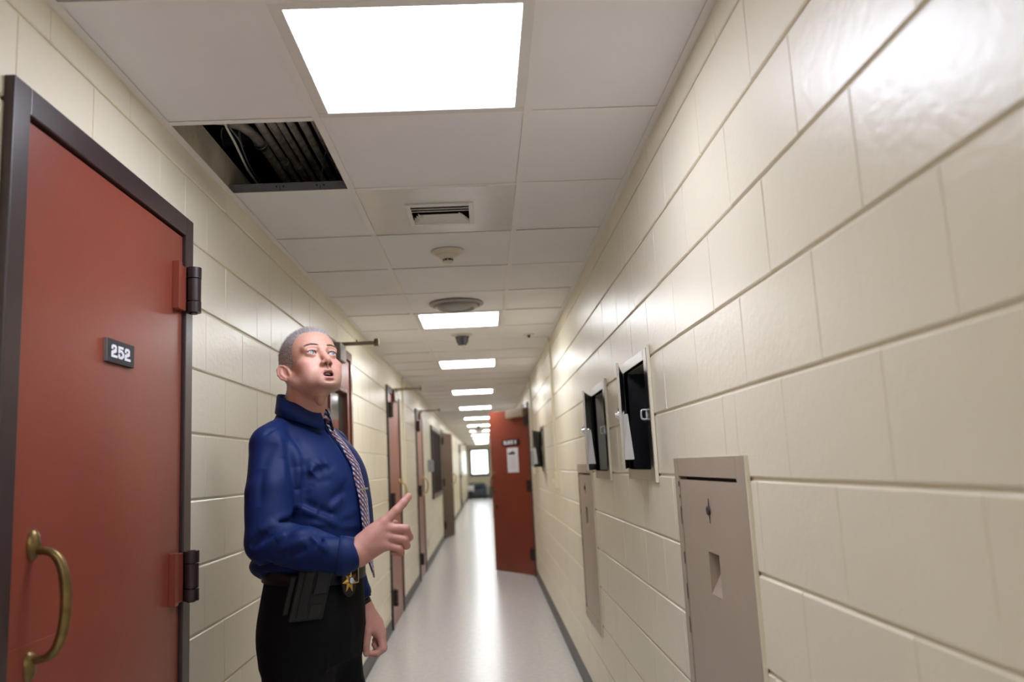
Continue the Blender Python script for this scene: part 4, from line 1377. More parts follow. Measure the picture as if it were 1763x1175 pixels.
TORSO = [(1.106, 0, -0.012, 0.160, 0.124), (1.118, 0, -0.014, 0.176, 0.148), (1.145, 0, -0.020, 0.181, 0.157), (1.20, 0, -0.024, 0.178, 0.152),
         (1.30, 0, -0.022, 0.180, 0.144), (1.40, 0, -0.010, 0.180, 0.130), (1.455, 0, 0.004, 0.165, 0.110), (1.50, -0.004, 0.018, 0.128, 0.086), (1.54, -0.010, 0.024, 0.078, 0.068), (1.57, -0.012, 0.022, 0.056, 0.054)]
FOLDS = [((-0.212, 0.014, 1.492), (-0.175, -0.002, 1.511), 0.0054, -0.0060),
         ((-0.175, -0.002, 1.511), (-0.135, -0.010, 1.509), 0.0054, -0.0060),
         ((-0.135, -0.010, 1.509), (-0.133, -0.032, 1.484), 0.0054, -0.0060),
         ((-0.133, -0.032, 1.484), (-0.148, -0.062, 1.445), 0.0054, -0.0060),
         ((-0.209, 0.001, 1.487), (-0.173, -0.007, 1.507), 0.0044, 0.0030),
         ((-0.173, -0.007, 1.507), (-0.138, -0.014, 1.504), 0.0044, 0.0030),
         ((-0.189, -0.018, 1.487), (-0.200, -0.038, 1.422), 0.0110, 0.0075),
         ((-0.200, -0.038, 1.422), (-0.226, -0.058, 1.359), 0.0110, 0.0075),
         ((-0.151, -0.032, 1.471), (-0.167, -0.067, 1.400), 0.0132, 0.0150),
         ((-0.167, -0.067, 1.400), (-0.172, -0.074, 1.337), 0.0132, 0.0150),
         ((-0.172, -0.074, 1.337), (-0.175, -0.069, 1.281), 0.0132, 0.0150),
         ((-0.164, -0.079, 1.385), (-0.167, -0.082, 1.336), 0.0108, -0.0180),
         ((-0.167, -0.082, 1.336), (-0.170, -0.080, 1.293), 0.0108, -0.0180),
         ((-0.208, -0.010, 1.472), (-0.248, -0.005, 1.400), 0.0162, -0.0075),
         ((-0.248, -0.005, 1.400), (-0.281, -0.017, 1.297), 0.0162, -0.0075),
         ((-0.297, -0.028, 1.234), (-0.270, -0.059, 1.259), 0.0088, 0.0180),
         ((-0.270, -0.059, 1.259), (-0.204, -0.067, 1.280), 0.0088, 0.0180),
         ((-0.270, -0.064, 1.253), (-0.177, -0.055, 1.264), 0.0095, -0.0210),
         ((-0.285, -0.049, 1.247), (-0.244, -0.098, 1.248), 0.0066, 0.0150),
         ((-0.301, -0.001, 1.193), (-0.291, -0.051, 1.233), 0.0095, -0.0180),
         ((-0.298, -0.018, 1.179), (-0.294, -0.075, 1.214), 0.0077, 0.0135),
         ((-0.294, -0.075, 1.214), (-0.283, -0.100, 1.226), 0.0077, 0.0135),
         ((-0.302, -0.037, 1.204), (-0.290, -0.067, 1.227), 0.0068, -0.0090),
         ((-0.294, -0.093, 1.184), (-0.284, -0.153, 1.212), 0.0077, 0.0165),
         ((-0.290, -0.099, 1.170), (-0.288, -0.166, 1.191), 0.0108, -0.0150),
         ((-0.284, -0.116, 1.221), (-0.267, -0.143, 1.232), 0.0066, 0.0090),
         ((-0.272, -0.167, 1.218), (-0.277, -0.196, 1.201), 0.0066, 0.0105),
         ((-0.277, -0.196, 1.201), (-0.280, -0.226, 1.178), 0.0066, 0.0105),
         ((-0.258, -0.174, 1.225), (-0.277, -0.206, 1.198), 0.0068, -0.0120),
         ((-0.262, -0.195, 1.217), (-0.278, -0.227, 1.187), 0.0055, 0.0090),
         ((-0.158, -0.090, 1.377), (-0.134, -0.101, 1.404), 0.0110, 0.0105),
         ((-0.134, -0.101, 1.404), (-0.096, -0.121, 1.405), 0.0110, 0.0105),
         ((-0.162, -0.089, 1.348), (-0.145, -0.102, 1.377), 0.0162, -0.0120),
         ((-0.145, -0.102, 1.377), (-0.124, -0.112, 1.395), 0.0162, -0.0120),
         ((-0.124, -0.112, 1.395), (-0.103, -0.122, 1.397), 0.0162, -0.0120),
         ((-0.091, -0.127, 1.396), (-0.059, -0.153, 1.349), 0.0198, 0.0075),
         ((-0.146, -0.108, 1.354), (-0.104, -0.134, 1.361), 0.0135, -0.0060),
         ((-0.172, -0.075, 1.288), (-0.149, -0.114, 1.264), 0.0083, 0.0180),
         ((-0.149, -0.114, 1.264), (-0.104, -0.154, 1.230), 0.0083, 0.0180),
         ((-0.171, -0.077, 1.302), (-0.149, -0.114, 1.280), 0.0121, -0.0150),
         ((-0.149, -0.114, 1.280), (-0.114, -0.144, 1.265), 0.0121, -0.0150),
         ((-0.131, -0.131, 1.267), (-0.080, -0.153, 1.312), 0.0099, 0.0135),
         ((-0.121, -0.134, 1.300), (-0.063, -0.155, 1.329), 0.0149, -0.0120),
         ((-0.091, -0.158, 1.251), (-0.029, -0.169, 1.276), 0.0110, 0.0075),
         ((-0.255, -0.173, 1.227), (-0.231, -0.227, 1.217), 0.0135, -0.0240),
         ((-0.231, -0.227, 1.217), (-0.010, -0.177, 1.196), 0.0135, -0.0240),
         ((-0.161, -0.098, 1.243), (-0.137, -0.129, 1.236), 0.0077, 0.0090),
         ((-0.099, -0.157, 1.226), (-0.038, -0.173, 1.226), 0.0099, 0.0105),
         ((-0.154, -0.071, 1.425), (-0.159, -0.093, 1.355), 0.0135, -0.0120),
         ((-0.159, -0.093, 1.355), (-0.169, -0.082, 1.317), 0.0135, -0.0120),
         ((-0.112, 0.011, 1.539), (-0.143, -0.038, 1.471), 0.0203, -0.0060),
         ((-0.143, -0.038, 1.471), (-0.147, -0.081, 1.419), 0.0203, -0.0060),
         ((-0.017, -0.061, 1.508), (-0.038, -0.126, 1.421), 0.0088, 0.0045),
         ((-0.038, -0.126, 1.421), (-0.032, -0.161, 1.327), 0.0088, 0.0045),
         ((-0.143, 0.105, 1.138), (-0.153, 0.045, 1.105), 0.0088, 0.0105),
         ((-0.283, -0.045, 1.159), (-0.174, -0.004, 1.117), 0.0108, -0.0105),
         ((-0.284, -0.018, 1.159), (-0.132, 0.077, 1.093), 0.0066, 0.0075)]
def shirt_sculpt():
    S = Sculpt()
    S.loft(TORSO, 0.0)
    S.cone((-0.012, 0.022, 1.50), (-0.026, 0.014, 1.566), 0.077, 0.067, 0.02)
    S.ell((0, 0.075, 1.122), (0.150, 0.092, 0.050), 0.03)       # cloth bloused out over the belt at the back
    for s, A, E in ((-1, SH_R, EL_R), (1, SH_L, EL_L)):
        A2 = A + np.array([s * -0.006, 0, -0.010])
        mid = A * 0.5 + E * 0.5 + np.array([s * 0.004, -0.004, 0])
        S.cone((s * 0.045 - 0.012, 0.034, 1.524), A + np.array([0, 0, 0.004]), 0.037, 0.052, 0.03)
        S.cone(A2, mid, 0.059, 0.063, 0.014)
        S.cone(mid, E, 0.063, 0.060, 0.006)
        W = RH(597, 955) if s < 0 else LH(614, 1020)
        M_ = E * 0.5 + W * 0.5
        S.cone(E, M_, 0.061, 0.057, 0.012)
        S.cone(M_, M_ * 0.35 + W * 0.65, 0.057, 0.051, 0.014)
        S.cone(M_ * 0.35 + W * 0.65, W, 0.050, 0.046, 0.010)
    for a, b, r, h in FOLDS:
        S.bump(a, b, r, h)
    def cloth(p):
        q = p * np.array([9.0, 9.0, 6.0])
        return 0.0035 * vnoise(q + 3.3) + 0.0018 * vnoise(q * 2.3 + 9.1)
    S.fn(cloth, (0, 0, 1.25), 0.9, 'b')
    return S

def trouser_sculpt():
    S = Sculpt()
    S.loft([(0.85, 0, 0.006, 0.158, 0.124), (0.94, 0, 0.002, 0.174, 0.137), (1.02, 0, -0.005, 0.170, 0.131), (1.096, 0, -0.011, 0.162, 0.121)], 0.0)
    for s in (-1, 1):
        S.chain([(s * 0.084, 0.002, 0.90), (s * 0.100, -0.012, 0.70), (s * 0.108, -0.006, 0.48), (s * 0.118, 0.022, 0.22), (s * 0.124, 0.030, 0.055)], [0.097, 0.089, 0.078, 0.074, 0.072], 0.03, 0.03)
        S.bump((s * 0.100, -0.115, 0.98), (s * 0.112, -0.085, 0.30), 0.006, 0.006)
        S.bump((s * 0.06, -0.16, 0.96), (s * 0.15, -0.10, 0.90), 0.014, 0.005)
    S.cone((0, 0.004, 0.86), (0, 0.004, 0.77), 0.085, 0.062, 0.06)
    S.bump((-0.02, -0.15, 0.99), (0.0, -0.13, 0.86), 0.010, 0.004)
    def cloth(p):
        q = p * np.array([8.0, 8.0, 5.0])
        return 0.003 * vnoise(q + 13.3) + 0.0012 * vnoise(q * 2.5 + 5.1)
    S.fn(cloth, (0, 0, 0.5), 0.9, 'b')
    def floor_cut(p): return 0.028 - p[:, 2]
    S.fn(floor_cut, (0, 0, 0.5), 3, 'i')
    return S

def shoe_sculpt(s):
    S = Sculpt()
    x = s * 0.128
    S.ell((x, 0.02, 0.045), (0.040, 0.070, 0.042), 0)
    S.ell((x + s * 0.008, -0.10, 0.028), (0.048, 0.110, 0.034), 0.04)
    S.cone((x, 0.03, 0.06), (x, 0.03, 0.12), 0.042, 0.040, 0.02)
    S.fn(lambda p: 0.001 - p[:, 2], (x, 0, 0.1), 3, 'i')
    return S
# ------------------------------------------------------------------ the man: objects
def color_mat(name, rough, spec=0.5, sss=0.0, sheen=0.0, bump=None):
    m = mat(name, (0.5, 0.5, 0.5), rough, spec=spec, sheen=sheen, bump=bump)
    nt = m.node_tree; b = nt.nodes['Principled BSDF']
    at = nt.nodes.new('ShaderNodeAttribute'); at.attribute_name = 'tint'
    nt.links.new(at.outputs['Color'], b.inputs['Base Color'])
    if sss:
        b.inputs['Subsurface Weight'].default_value = sss
        b.inputs['Subsurface Radius'].default_value = (1.0, 0.35, 0.2)
        b.inputs['Subsurface Scale'].default_value = 0.006
    return m
M['skin'] = color_mat('skin', 0.48, 0.4, 0.12, bump=[(700, 0.12, 0.0006)])
M['hair'] = color_mat('grey_cropped_hair', 0.5, 0.35)
M['eye'] = color_mat('eye', 0.08)
M['shirt'] = mat('royal_blue_shirt_cloth', (0.0035, 0.0155, 0.086), 0.60, spec=0.22, sheen=0.0, bump=[(900, 0.12, 0.0005)])
M['trousers'] = mat('black_trouser_cloth', (0.0032, 0.0032, 0.0045), 0.75, spec=0.15, sheen=0.0, bump=[(800, 0.15, 0.0005)])
M['leather'] = mat('black_leather', (0.008, 0.0075, 0.0075), 0.45, spec=0.3, bump=[(240, 0.2, 0.0006)])
M['kydex'] = mat('matt_black_holster', (0.010, 0.010, 0.0115), 0.5, spec=0.3, bump=[(300, 0.15, 0.0004)])
M['gold'] = mat('gold_badge', (0.80, 0.50, 0.12), 0.28, metal=1.0)
M['buckle'] = mat('old_brass_buckle', (0.55, 0.48, 0.33), 0.3, metal=1.0)
M['seal'] = mat('badge_seal', (0.45, 0.52, 0.62), 0.3)
M['teeth'] = mat('teeth', (0.50, 0.48, 0.44), 0.3)

man = empty('person', tuple(MAN_O), MAN_RZ)
tag(man, 'man in a blue shirt and patterned tie looking up and pointing beside the red door', 'person')

def skin_obj(name, V, F, m, parent, tint=None, smooth=True):
    me = bpy.data.meshes.new(name)
    me.vertices.add(len(V)); me.vertices.foreach_set('co', np.ascontiguousarray(V, dtype=np.float32).ravel())
    nf, k = F.shape
    me.loops.add(nf * k); me.loops.foreach_set('vertex_index', F.astype(np.int32).ravel())
    me.polygons.add(nf); me.polygons.foreach_set('loop_start', np.arange(0, nf * k, k, dtype=np.int32))
    me.update(calc_edges=True); me.validate()
    if smooth: me.polygons.foreach_set('use_smooth', np.ones(len(me.polygons), bool))
    if tint is not None:
        a = me.attributes.new('tint', 'FLOAT_COLOR', 'POINT')
        a.data.foreach_set('color', np.column_stack([tint, np.ones(len(tint))]).astype(np.float32).ravel())
    me.materials.append(M[m])
    o = bpy.data.objects.new(name, me); COL.objects.link(o); o.parent = parent
    return o

def normals(V, F):
    n = np.cross(V[F[:, 2]] - V[F[:, 0]], V[F[:, 3]] - V[F[:, 1]])
    N = np.zeros_like(V)
    for j in range(4):
        for a in range(3):
            N[:, a] += np.bincount(F[:, j], n[:, a], len(V))
    return N / (np.linalg.norm(N, axis=1)[:, None] + 1e-12)

def hair_mask(q):
    """> 0 where hair grows; q in head coordinates"""
    y, z = q[:, 1], q[:, 2]
    lim = np.interp(y, [-0.10, -0.082, -0.060, -0.046, -0.034, -0.022, -0.004, 0.002, 0.014, 0.034, 0.044, 0.060, 0.10],
                    [0.085, 0.079, 0.068, 0.052, 0.026, -0.008, -0.022, 0.004, 0.014, 0.012, -0.030, -0.066, -0.082])
    lim = lim + 0.010 * np.exp(-((np.abs(q[:, 0]) - 0.045) / 0.014) ** 2) * (y < -0.04)
    return z - lim

_B = body_sculpt()
VB, FB = _B.mesh((-0.42, -0.46, 0.03), (0.42, 0.30, 1.88), 0.0021)
VB = smooth_mesh(VB, FB, 1, 0.35)
NB = normals(VB, FB)
q = to_head(VB)
base = np.array([0.545, 0.298, 0.218])
tint = np.tile(base, (len(VB), 1))
def blend(w, col):
    global tint
    w = np.clip(w, 0, 1)[:, None]
    tint = tint * (1 - w) + np.array(col) * w
def spot(c, r):
    d = ((q - np.array(c)) / np.array(r))
    return np.exp(-(d * d).sum(1))
onhead = VB[:, 2] > 1.56
for s in (-1, 1):
    blend(0.65 * spot((s * 0.045, -0.066, -0.034), (0.024, 0.03, 0.022)), (0.55, 0.250, 0.205))
    blend(0.55 * spot((s * 0.080, 0.02, -0.02), (0.012, 0.03, 0.035)), (0.52, 0.22, 0.18))
    blend(0.5 * spot((s * 0.0315, -0.082, 0.008), (0.016, 0.015, 0.007)), (0.44, 0.215, 0.18))
    blend(0.4 * spot((s * 0.0315, -0.082, -0.010), (0.016, 0.015, 0.006)), (0.48, 0.245, 0.20))
blend(0.45 * spot((0, -0.107, -0.038), (0.012, 0.014, 0.012)), (0.54, 0.22, 0.18))
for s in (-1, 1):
    blend(1.0 * spot((s * 0.0075, -0.098, -0.0452), (0.0050, 0.007, 0.0050)), (0.07, 0.022, 0.018))  # shade inside the nostrils, put into the skin tint
# beard shadow, lips, inside of the mouth
beard = np.clip((-0.046 - q[:, 2]) / 0.02, 0, 1) * np.clip((0.015 - q[:, 1]) / 0.02, 0, 1) * np.clip((q[:, 2] + 0.15) / 0.02, 0, 1) * onhead
blend(0.22 * beard, (0.36, 0.26, 0.22))
lipz = np.abs(q[:, 2] + 0.0755)
lipw = np.clip(1 - np.abs(q[:, 0]) / 0.0255, 0, 1) ** 0.5
lip = ((q[:, 2] < -0.0628) & (q[:, 2] > -0.0955) & (np.abs(q[:, 0]) < 0.0205) & (q[:, 1] < -0.078)).astype(float)
up_lim = -0.0618 - 0.008 * (np.abs(q[:, 0]) / 0.0205) ** 1.5
lo_lim = -0.0942 + 0.013 * (np.abs(q[:, 0]) / 0.0205) ** 2
lip *= np.clip((up_lim - q[:, 2]) / 0.0012, 0, 1) * np.clip((q[:, 2] - lo_lim) / 0.0012, 0, 1)
blend(0.85 * lip, (0.45, 0.185, 0.165))
mouth = ((np.abs(q[:, 2] + 0.0762) < 0.0068) & (np.abs(q[:, 0]) < 0.0145) & (q[:, 1] > -0.0925) & (q[:, 1] < -0.055) & onhead).astype(float)
blend(mouth, (0.05, 0.015, 0.013))
for s in (-1, 1):                                    # lash lines
    e_ = q - np.array([s * 0.0315, -0.0725, 0.0])
    zz_ = e_[:, 2] - 0.0004 - s * e_[:, 0] * 0.06
    Ru_ = (0.0142 ** 2 + 0.0064 ** 2) / (2 * 0.0064)
    du_ = np.abs(np.hypot(e_[:, 0], zz_ - (0.0064 - Ru_)) - Ru_)
    blend(0.9 * np.exp(-(du_ / 0.0013) ** 2) * (zz_ > -0.0005) * (np.abs(e_[:, 0]) < 0.0145) * (e_[:, 1] < -0.006) * onhead, (0.10, 0.055, 0.045))
hm = hair_mask(q)
blend(np.clip(hm / 0.010, 0, 1) * 0.8 * onhead, (0.27, 0.235, 0.225))
# hands: pinker, with paler nails
hands = ((VB[:, 0] < 0.0) & (VB[:, 1] < -0.19) & (VB[:, 2] > 1.0) & (VB[:, 2] < 1.36)) | ((VB[:, 0] > 0.09) & (VB[:, 2] < 1.12) & (VB[:, 2] > 0.8))
blend(0.8 * hands, (0.50, 0.245, 0.205))
for c, r in ((LH(625, 1115.5, 0.038), 0.0062), (LH(630, 1116, 0.020), 0.004)):
    w = np.exp(-((VB - c) ** 2).sum(1) / r ** 2)
    blend(np.clip(1.6 * w - 0.3, 0, 1) * 0.7, (0.66, 0.46, 0.42))
tint *= (1 + 0.05 * vnoise(VB * 60.0)[:, None] + 0.04 * vnoise(VB * 190.0)[:, None])
body = skin_obj('body', VB, FB, 'skin', man, tint)

# hair: short strands
def strands(name, pts, dirs, length, rad, cols, parent):
    n = len(pts)
    t = np.cross(dirs, rng.normal(size=(n, 3))); t /= np.linalg.norm(t, axis=1)[:, None]
    b = np.cross(dirs, t)
    V = np.zeros((n, 4, 3))
    for k in range(3):
        a = 2 * PI * k / 3
        V[:, k] = pts - dirs * 0.001 + (math.cos(a) * t + math.sin(a) * b) * rad[:, None]
    V[:, 3] = pts + dirs * length[:, None]
    F = (np.arange(n)[:, None, None] * 4 + np.array([[0, 1, 3], [1, 2, 3], [2, 0, 3]])[None]).reshape(-1, 3)
    o = skin_obj(name, V.reshape(-1, 3), F, 'hair', parent, np.repeat(cols, 4, axis=0), smooth=False)
    return o
fc = VB[FB].mean(1); fn_ = NB[FB[:, 0]]
qf = to_head(fc)
hmf = hair_mask(qf)
ok = np.where((hmf > 0) & (fc[:, 2] > 1.58) & (np.abs(qf[:, 0]) < 0.085) & ~((np.abs(qf[:, 0]) > 0.073) & (qf[:, 2] < 0.014) & (qf[:, 1] < 0.042)))[0]
pick = rng.choice(ok, 17000)
P = fc[pick] + rng.normal(size=(len(pick), 3)) * 0.0008
qp = to_head(P)
fwd = HR @ np.array([0.0, -0.45, 0.75])
top = np.clip((qp[:, 2] - 0.045) / 0.05, 0, 1)
D = fn_[pick] * 1.0 + top[:, None] * fwd * 0.9 + (1 - top)[:, None] * (HR @ np.array([0, 0.5, -0.7])) * 0.9 + rng.normal(size=P.shape) * 0.28
D /= np.linalg.norm(D, axis=1)[:, None]
edge = np.clip(hair_mask(qp) / 0.02, 0.25, 1)
LEN = (0.0035 + 0.0095 * top) * edge * rng.uniform(0.7, 1.25, len(P))
g = rng.uniform(0.55, 1.25, len(P))
c0 = np.array([0.74, 0.68, 0.665]) * (1 - top[:, None]) + np.array([0.30, 0.265, 0.255]) * top[:, None]
h_ = strands('hair', P, D, LEN, np.full(len(P), 0.0007), c0 * g[:, None], man)
h_['label'] = 'short cropped grey hair'
h_['kind'] = 'stuff'
for s in (-1, 1):
    fb = np.where((np.abs(qf[:, 0] - s * 0.031) < 0.021) & (qf[:, 1] < -0.06) & (fc[:, 2] > 1.6))[0]
    u = (qf[fb, 0] * s - 0.013) / 0.036
    zc = 0.0212 + 0.0085 * np.sin(np.clip(u, 0, 1) * 2.6) - 0.004 * np.clip(u, 0, 1)
    fb = fb[(np.abs(qf[fb, 2] - zc) < 0.0023 - 0.0009 * u) & (u > 0) & (u < 1)]
    pk = rng.choice(fb, 240)
    P2 = fc[pk] + rng.normal(size=(len(pk), 3)) * 0.0006
    D2 = fn_[pk] * 0.45 + (HR @ np.array([s * 1.0, 0.35, 0.25])) + rng.normal(size=P2.shape) * 0.2
    D2 /= np.linalg.norm(D2, axis=1)[:, None]
    strands('eyebrow', P2, D2, rng.uniform(0.004, 0.008, len(P2)), np.full(len(P2), 0.00045), np.array([0.28, 0.20, 0.15]) * rng.uniform(0.6, 1.3, (len(P2), 1)), man)

# eyes
def uv_sphere(c, r, nu=48, nv=32):
    v = [(0, 0, 1)]
    th = np.linspace(0, PI, nv + 1)
    V = np.array([[math.sin(t) * math.cos(p), math.sin(t) * math.sin(p), math.cos(t)] for t in th for p in np.linspace(0, 2 * PI, nu, endpoint=False)])
    F = np.array([[i * nu + j, (i + 1) * nu + j, (i + 1) * nu + (j + 1) % nu, i * nu + (j + 1) % nu] for i in range(nv) for j in range(nu)])
    return V * r + c, V, F
gaze = np.array([0.03, -1.0, 0.20]); gaze /= np.linalg.norm(gaze)
for s in (-1, 1):
    ec = H(s * 0.0315, -0.0735, 0.0)
    # pole along the gaze
    V, U, F = uv_sphere(np.zeros(3), 0.0125)
    zx = np.cross([0, 0, 1.0], gaze); zx /= np.linalg.norm(zx)
    Rg = np.stack([zx, np.cross(gaze, zx), gaze], 1)
    ang = np.arccos(np.clip(U[:, 2], -1, 1))
    V = (HR @ (Rg @ V.T)).T + ec
    col = np.tile(np.array([0.50, 0.45, 0.43]), (len(V), 1))
    col[ang < 0.50] = (0.07, 0.09, 0.12)
    col[ang < 0.45] = (0.13, 0.175, 0.215)
    col[ang < 0.17] = (0.01, 0.01, 0.012)
    skin_obj('eye', V, F, 'eye', man, col)
# upper teeth
m = MB()
for i in range(6):
    x = (i - 2.5) * 0.0052
    c = H(x, -0.0850 + 14 * x * x, -0.0695)
    m.obox(c, HR @ np.array([0.0025, 0, 0]), HR @ np.array([0, 0.0018, 0]), HR @ np.array([0, 0, 0.0026]))
m.build('teeth', 'teeth', man, local=True, bevel=0.0008)

# shirt and trousers
VS, FS = shirt_sculpt().mesh((-0.42, -0.46, 1.0), (0.42, 0.32, 1.62), 0.0025)
VS = smooth_mesh(VS, FS, 1, 0.4)
shirt = skin_obj('shirt', VS, FS, 'shirt', man); shirt['label'] = 'royal blue long-sleeved dress shirt'
VT, FT = trouser_sculpt().mesh((-0.30, -0.32, 0.0), (0.30, 0.32, 1.08), 0.0045)
VT = smooth_mesh(VT, FT, 1, 0.4)
trs = skin_obj('trousers', VT, FT, 'trousers', man); trs['label'] = 'black trousers'
for s in (-1, 1):
    Vs, Fs = shoe_sculpt(s).mesh((s * 0.128 - 0.09, -0.24, -0.005), (s * 0.128 + 0.09, 0.12, 0.18), 0.004)
    sh = skin_obj('shoe', Vs, Fs, 'leather', man); sh['label'] = 'black leather shoe'

def grid_obj(name, P, m, parent, thick=0.0, smooth=True, uv=None, close_u=False):
    nu, nv = len(P), len(P[0])
    V = np.array(P, float).reshape(-1, 3)
    F = np.array([[i * nv + j, i * nv + j + 1, ((i + 1) % nu) * nv + j + 1, ((i + 1) % nu) * nv + j] for i in range(nu if close_u else nu - 1) for j in range(nv - 1)])
    o = skin_obj(name, V, F, m, parent, smooth=smooth)
    if uv is not None:
        a = o.data.attributes.new('pattern', 'FLOAT_VECTOR', 'POINT')
        a.data.foreach_set('vector', np.array(uv, np.float32).ravel())
    if thick:
        sd = o.modifiers.new('thick', 'SOLIDIFY'); sd.thickness = thick; sd.offset = 0
    return o

# collar
P = []
NC = np.array([-0.030, 0.016])
for i in range(73):
    ph = math.radians(14) + (2 * PI - math.radians(28)) * i / 72
    a = (1 - math.cos(ph)) / 2                      # 0 at the front, 1 at the back
    fr = max(0.0, math.cos(ph))
    dx, dy = math.sin(ph), -math.cos(ph)
    rt = 0.0720 - 0.003 * a
    zt = 1.567 + 0.052 * a
    drop = 0.049 + 0.017 * fr ** 3
    row = []
    for t, dr, dz in ((0, -0.004, -0.030), (0, 0.0, -0.012), (0, 0.0015, 0.0), (0, 0.0045, 0.0025), (0, 0.0075, -0.002), (0, 0.0115, -0.45), (0, 0.0195, -1.0)):
        zz = zt + (dz if dz > -0.4 else dz * drop)
        ex = 0.010 * fr ** 2 if dz < -0.4 else 0
        dr = dr * (1 - 0.62 * a) if dr > 0.003 else dr
        row.append((NC[0] + dx * (rt + dr + ex * 0.4), NC[1] + dy * (rt * (1.03 - 0.20 * a) + dr + ex), zz))
    P.append(row)
col_ = grid_obj('collar', P, 'shirt', shirt, 0.0022)
# cuffs
for W0, W1, rr in ((RH(585, 953), RH(607, 956), 0.043), (LH(610, 1012), LH(619, 1033), 0.037)):
    ax_ = (W1 - W0); Lc = np.linalg.norm(ax_); ax_ = ax_ / Lc
    t_ = np.cross(ax_, [0, 0, 1.0] if abs(ax_[2]) < 0.8 else [1.0, 0, 0]); t_ /= np.linalg.norm(t_); b_ = np.cross(ax_, t_)
    P = []
    for i in range(40):
        a = 2 * PI * i / 40
        dr = math.cos(a) * t_ + math.sin(a) * b_ * 1.12
        row = [W0 + ax_ * Lc * t + dr * rr * sc for t, sc in ((1.0, 0.93), (1.01, 0.985), (0.98, 1.0), (0.5, 1.03), (0.02, 1.06), (0.0, 1.04), (-0.02, 0.95))]
        P.append(row)
    grid_obj('cuff', P, 'shirt', shirt, 0.0015, close_u=True)
# placket down the front and shoulder seam are modelled as raised strips
def torso_front(z, x=0.0, out=0.0):
    S = np.array(sorted(TORSO))
    cy, a, b = (np.interp(max(z, 1.14), S[:, 0], S[:, j]) for j in (2, 3, 4))
    return cy - b * (max(0.0, 1 - (abs(x) / a) ** 2.3)) ** (1 / 2.3) - out
P = []
for i in range(60):
    z = 1.535 - i * 0.0071
    P.append([(x, torso_front(z, x, 0.0045), z) for x in (-0.017, -0.0165, 0.0165, 0.017)])
grid_obj('placket', P, 'shirt', shirt, 0.002)

# tie
tm = mat('woven_tie', (0.02, 0.025, 0.10), 0.5, spec=0.3, sheen=0.2)
nt = tm.node_tree; bs = nt.nodes['Principled BSDF']
at = nt.nodes.new('ShaderNodeAttribute'); at.attribute_name = 'pattern'
sp = nt.nodes.new('ShaderNodeSeparateXYZ'); nt.links.new(at.outputs['Vector'], sp.inputs[0])
def mth(op, a, b=None, c=None):
    n = nt.nodes.new('ShaderNodeMath'); n.operation = op
    for i, v in enumerate((a, b, c)):
        if v is None: continue
        if isinstance(v, (int, float)): n.inputs[i].default_value = v
        else: nt.links.new(v, n.inputs[i])
    return n.outputs[0]
u_, v_ = sp.outputs[0], sp.outputs[1]
CS = 115.0
a_ = mth('FLOOR', mth('MULTIPLY', mth('ADD', u_, v_), CS))
b_ = mth('FLOOR', mth('MULTIPLY', mth('SUBTRACT', u_, v_), CS))
par = mth('FLOORED_MODULO', mth('ADD', a_, mth('MULTIPLY', b_, 2.0)), 6.0)
cr = nt.nodes.new('ShaderNodeValToRGB'); cr.color_ramp.interpolation = 'CONSTANT'
els = cr.color_ramp.elements
els[0].position = 0.0; els[0].color = (0.010, 0.016, 0.085, 1)
els[1].position = 0.166; els[1].color = (0.46, 0.45, 0.50, 1)
for p_, c_ in ((0.333, (0.010, 0.016, 0.085, 1)), (0.5, (0.52, 0.15, 0.035, 1)), (0.666, (0.010, 0.016, 0.085, 1)), (0.833, (0.20, 0.21, 0.32, 1))):
    e_ = els.new(p_); e_.color = c_
nt.links.new(mth('DIVIDE', mth('ADD', par, 0.5), 6.0), cr.inputs[0])
nt.links.new(cr.outputs[0], bs.inputs['Base Color'])
M['tie'] = tm
tie_path = [(1.548, 0.012), (1.52, 0.0135), (1.48, 0.016), (1.42, 0.020), (1.34, 0.025), (1.26, 0.031), (1.20, 0.035), (1.15, 0.039), (1.125, 0.041), (1.075, 0.001)]
P, UV = [], []
zs = np.linspace(1.548, 1.075, 64)
for z in zs:
    hw = np.interp(-z, [-a for a, b in tie_path], [b for a, b in tie_path])
    zz = max(z, 1.20)
    row = []
    for j in range(9):
        f = (j - 4) / 4
        x = f * hw
        y = torso_front(zz, x, 0.009 + 0.003 * (1 - f * f)) - 0.016 * max(0, (1.20 - z) / 0.12)
        tw = math.radians(20) * min(1.0, max(0.0, (1.36 - z) / 0.24))
        row.append((0.002 + x * math.cos(tw), y + x * math.sin(tw), z)); UV.append((x, z, 0))
    P.append(row)
tie = grid_obj('tie', P, 'tie', man, 0.003, uv=UV); tie['label'] = 'navy tie woven with orange and white checks'
# knot
P, UV = [], []
for i in range(9):
    t = i / 8
    z = 1.572 - 0.044 * t
    hw, dp = 0.0215 - 0.0075 * t, 0.014 - 0.003 * t
    yc = torso_front(max(z, 1.50), 0, 0.0) * 0.45 + (-0.050) * 0.55 - 0.004 - 0.010 * t
    row = []
    for j in range(17):
        a = 2 * PI * j / 16
        row.append((hw * math.cos(a) + 0.001, yc + dp * math.sin(a), z)); UV.append((hw * math.cos(a) * 1.2, z + 0.3 * dp * math.sin(a), 0))
    P.append(row)
grid_obj('knot', P, 'tie', tie, 0.002, uv=UV)
m = MB(); z = 1.327
y = torso_front(z, 0, 0.0145)
m.obox((0.006, y, z), (0.026, 0, 0.001), (0, 0.0016, 0), (0, 0, 0.0032))
tc = m.build('tie_clip', 'chrome', tie, local=True, bevel=0.0012); tc['label'] = 'small silver tie bar'

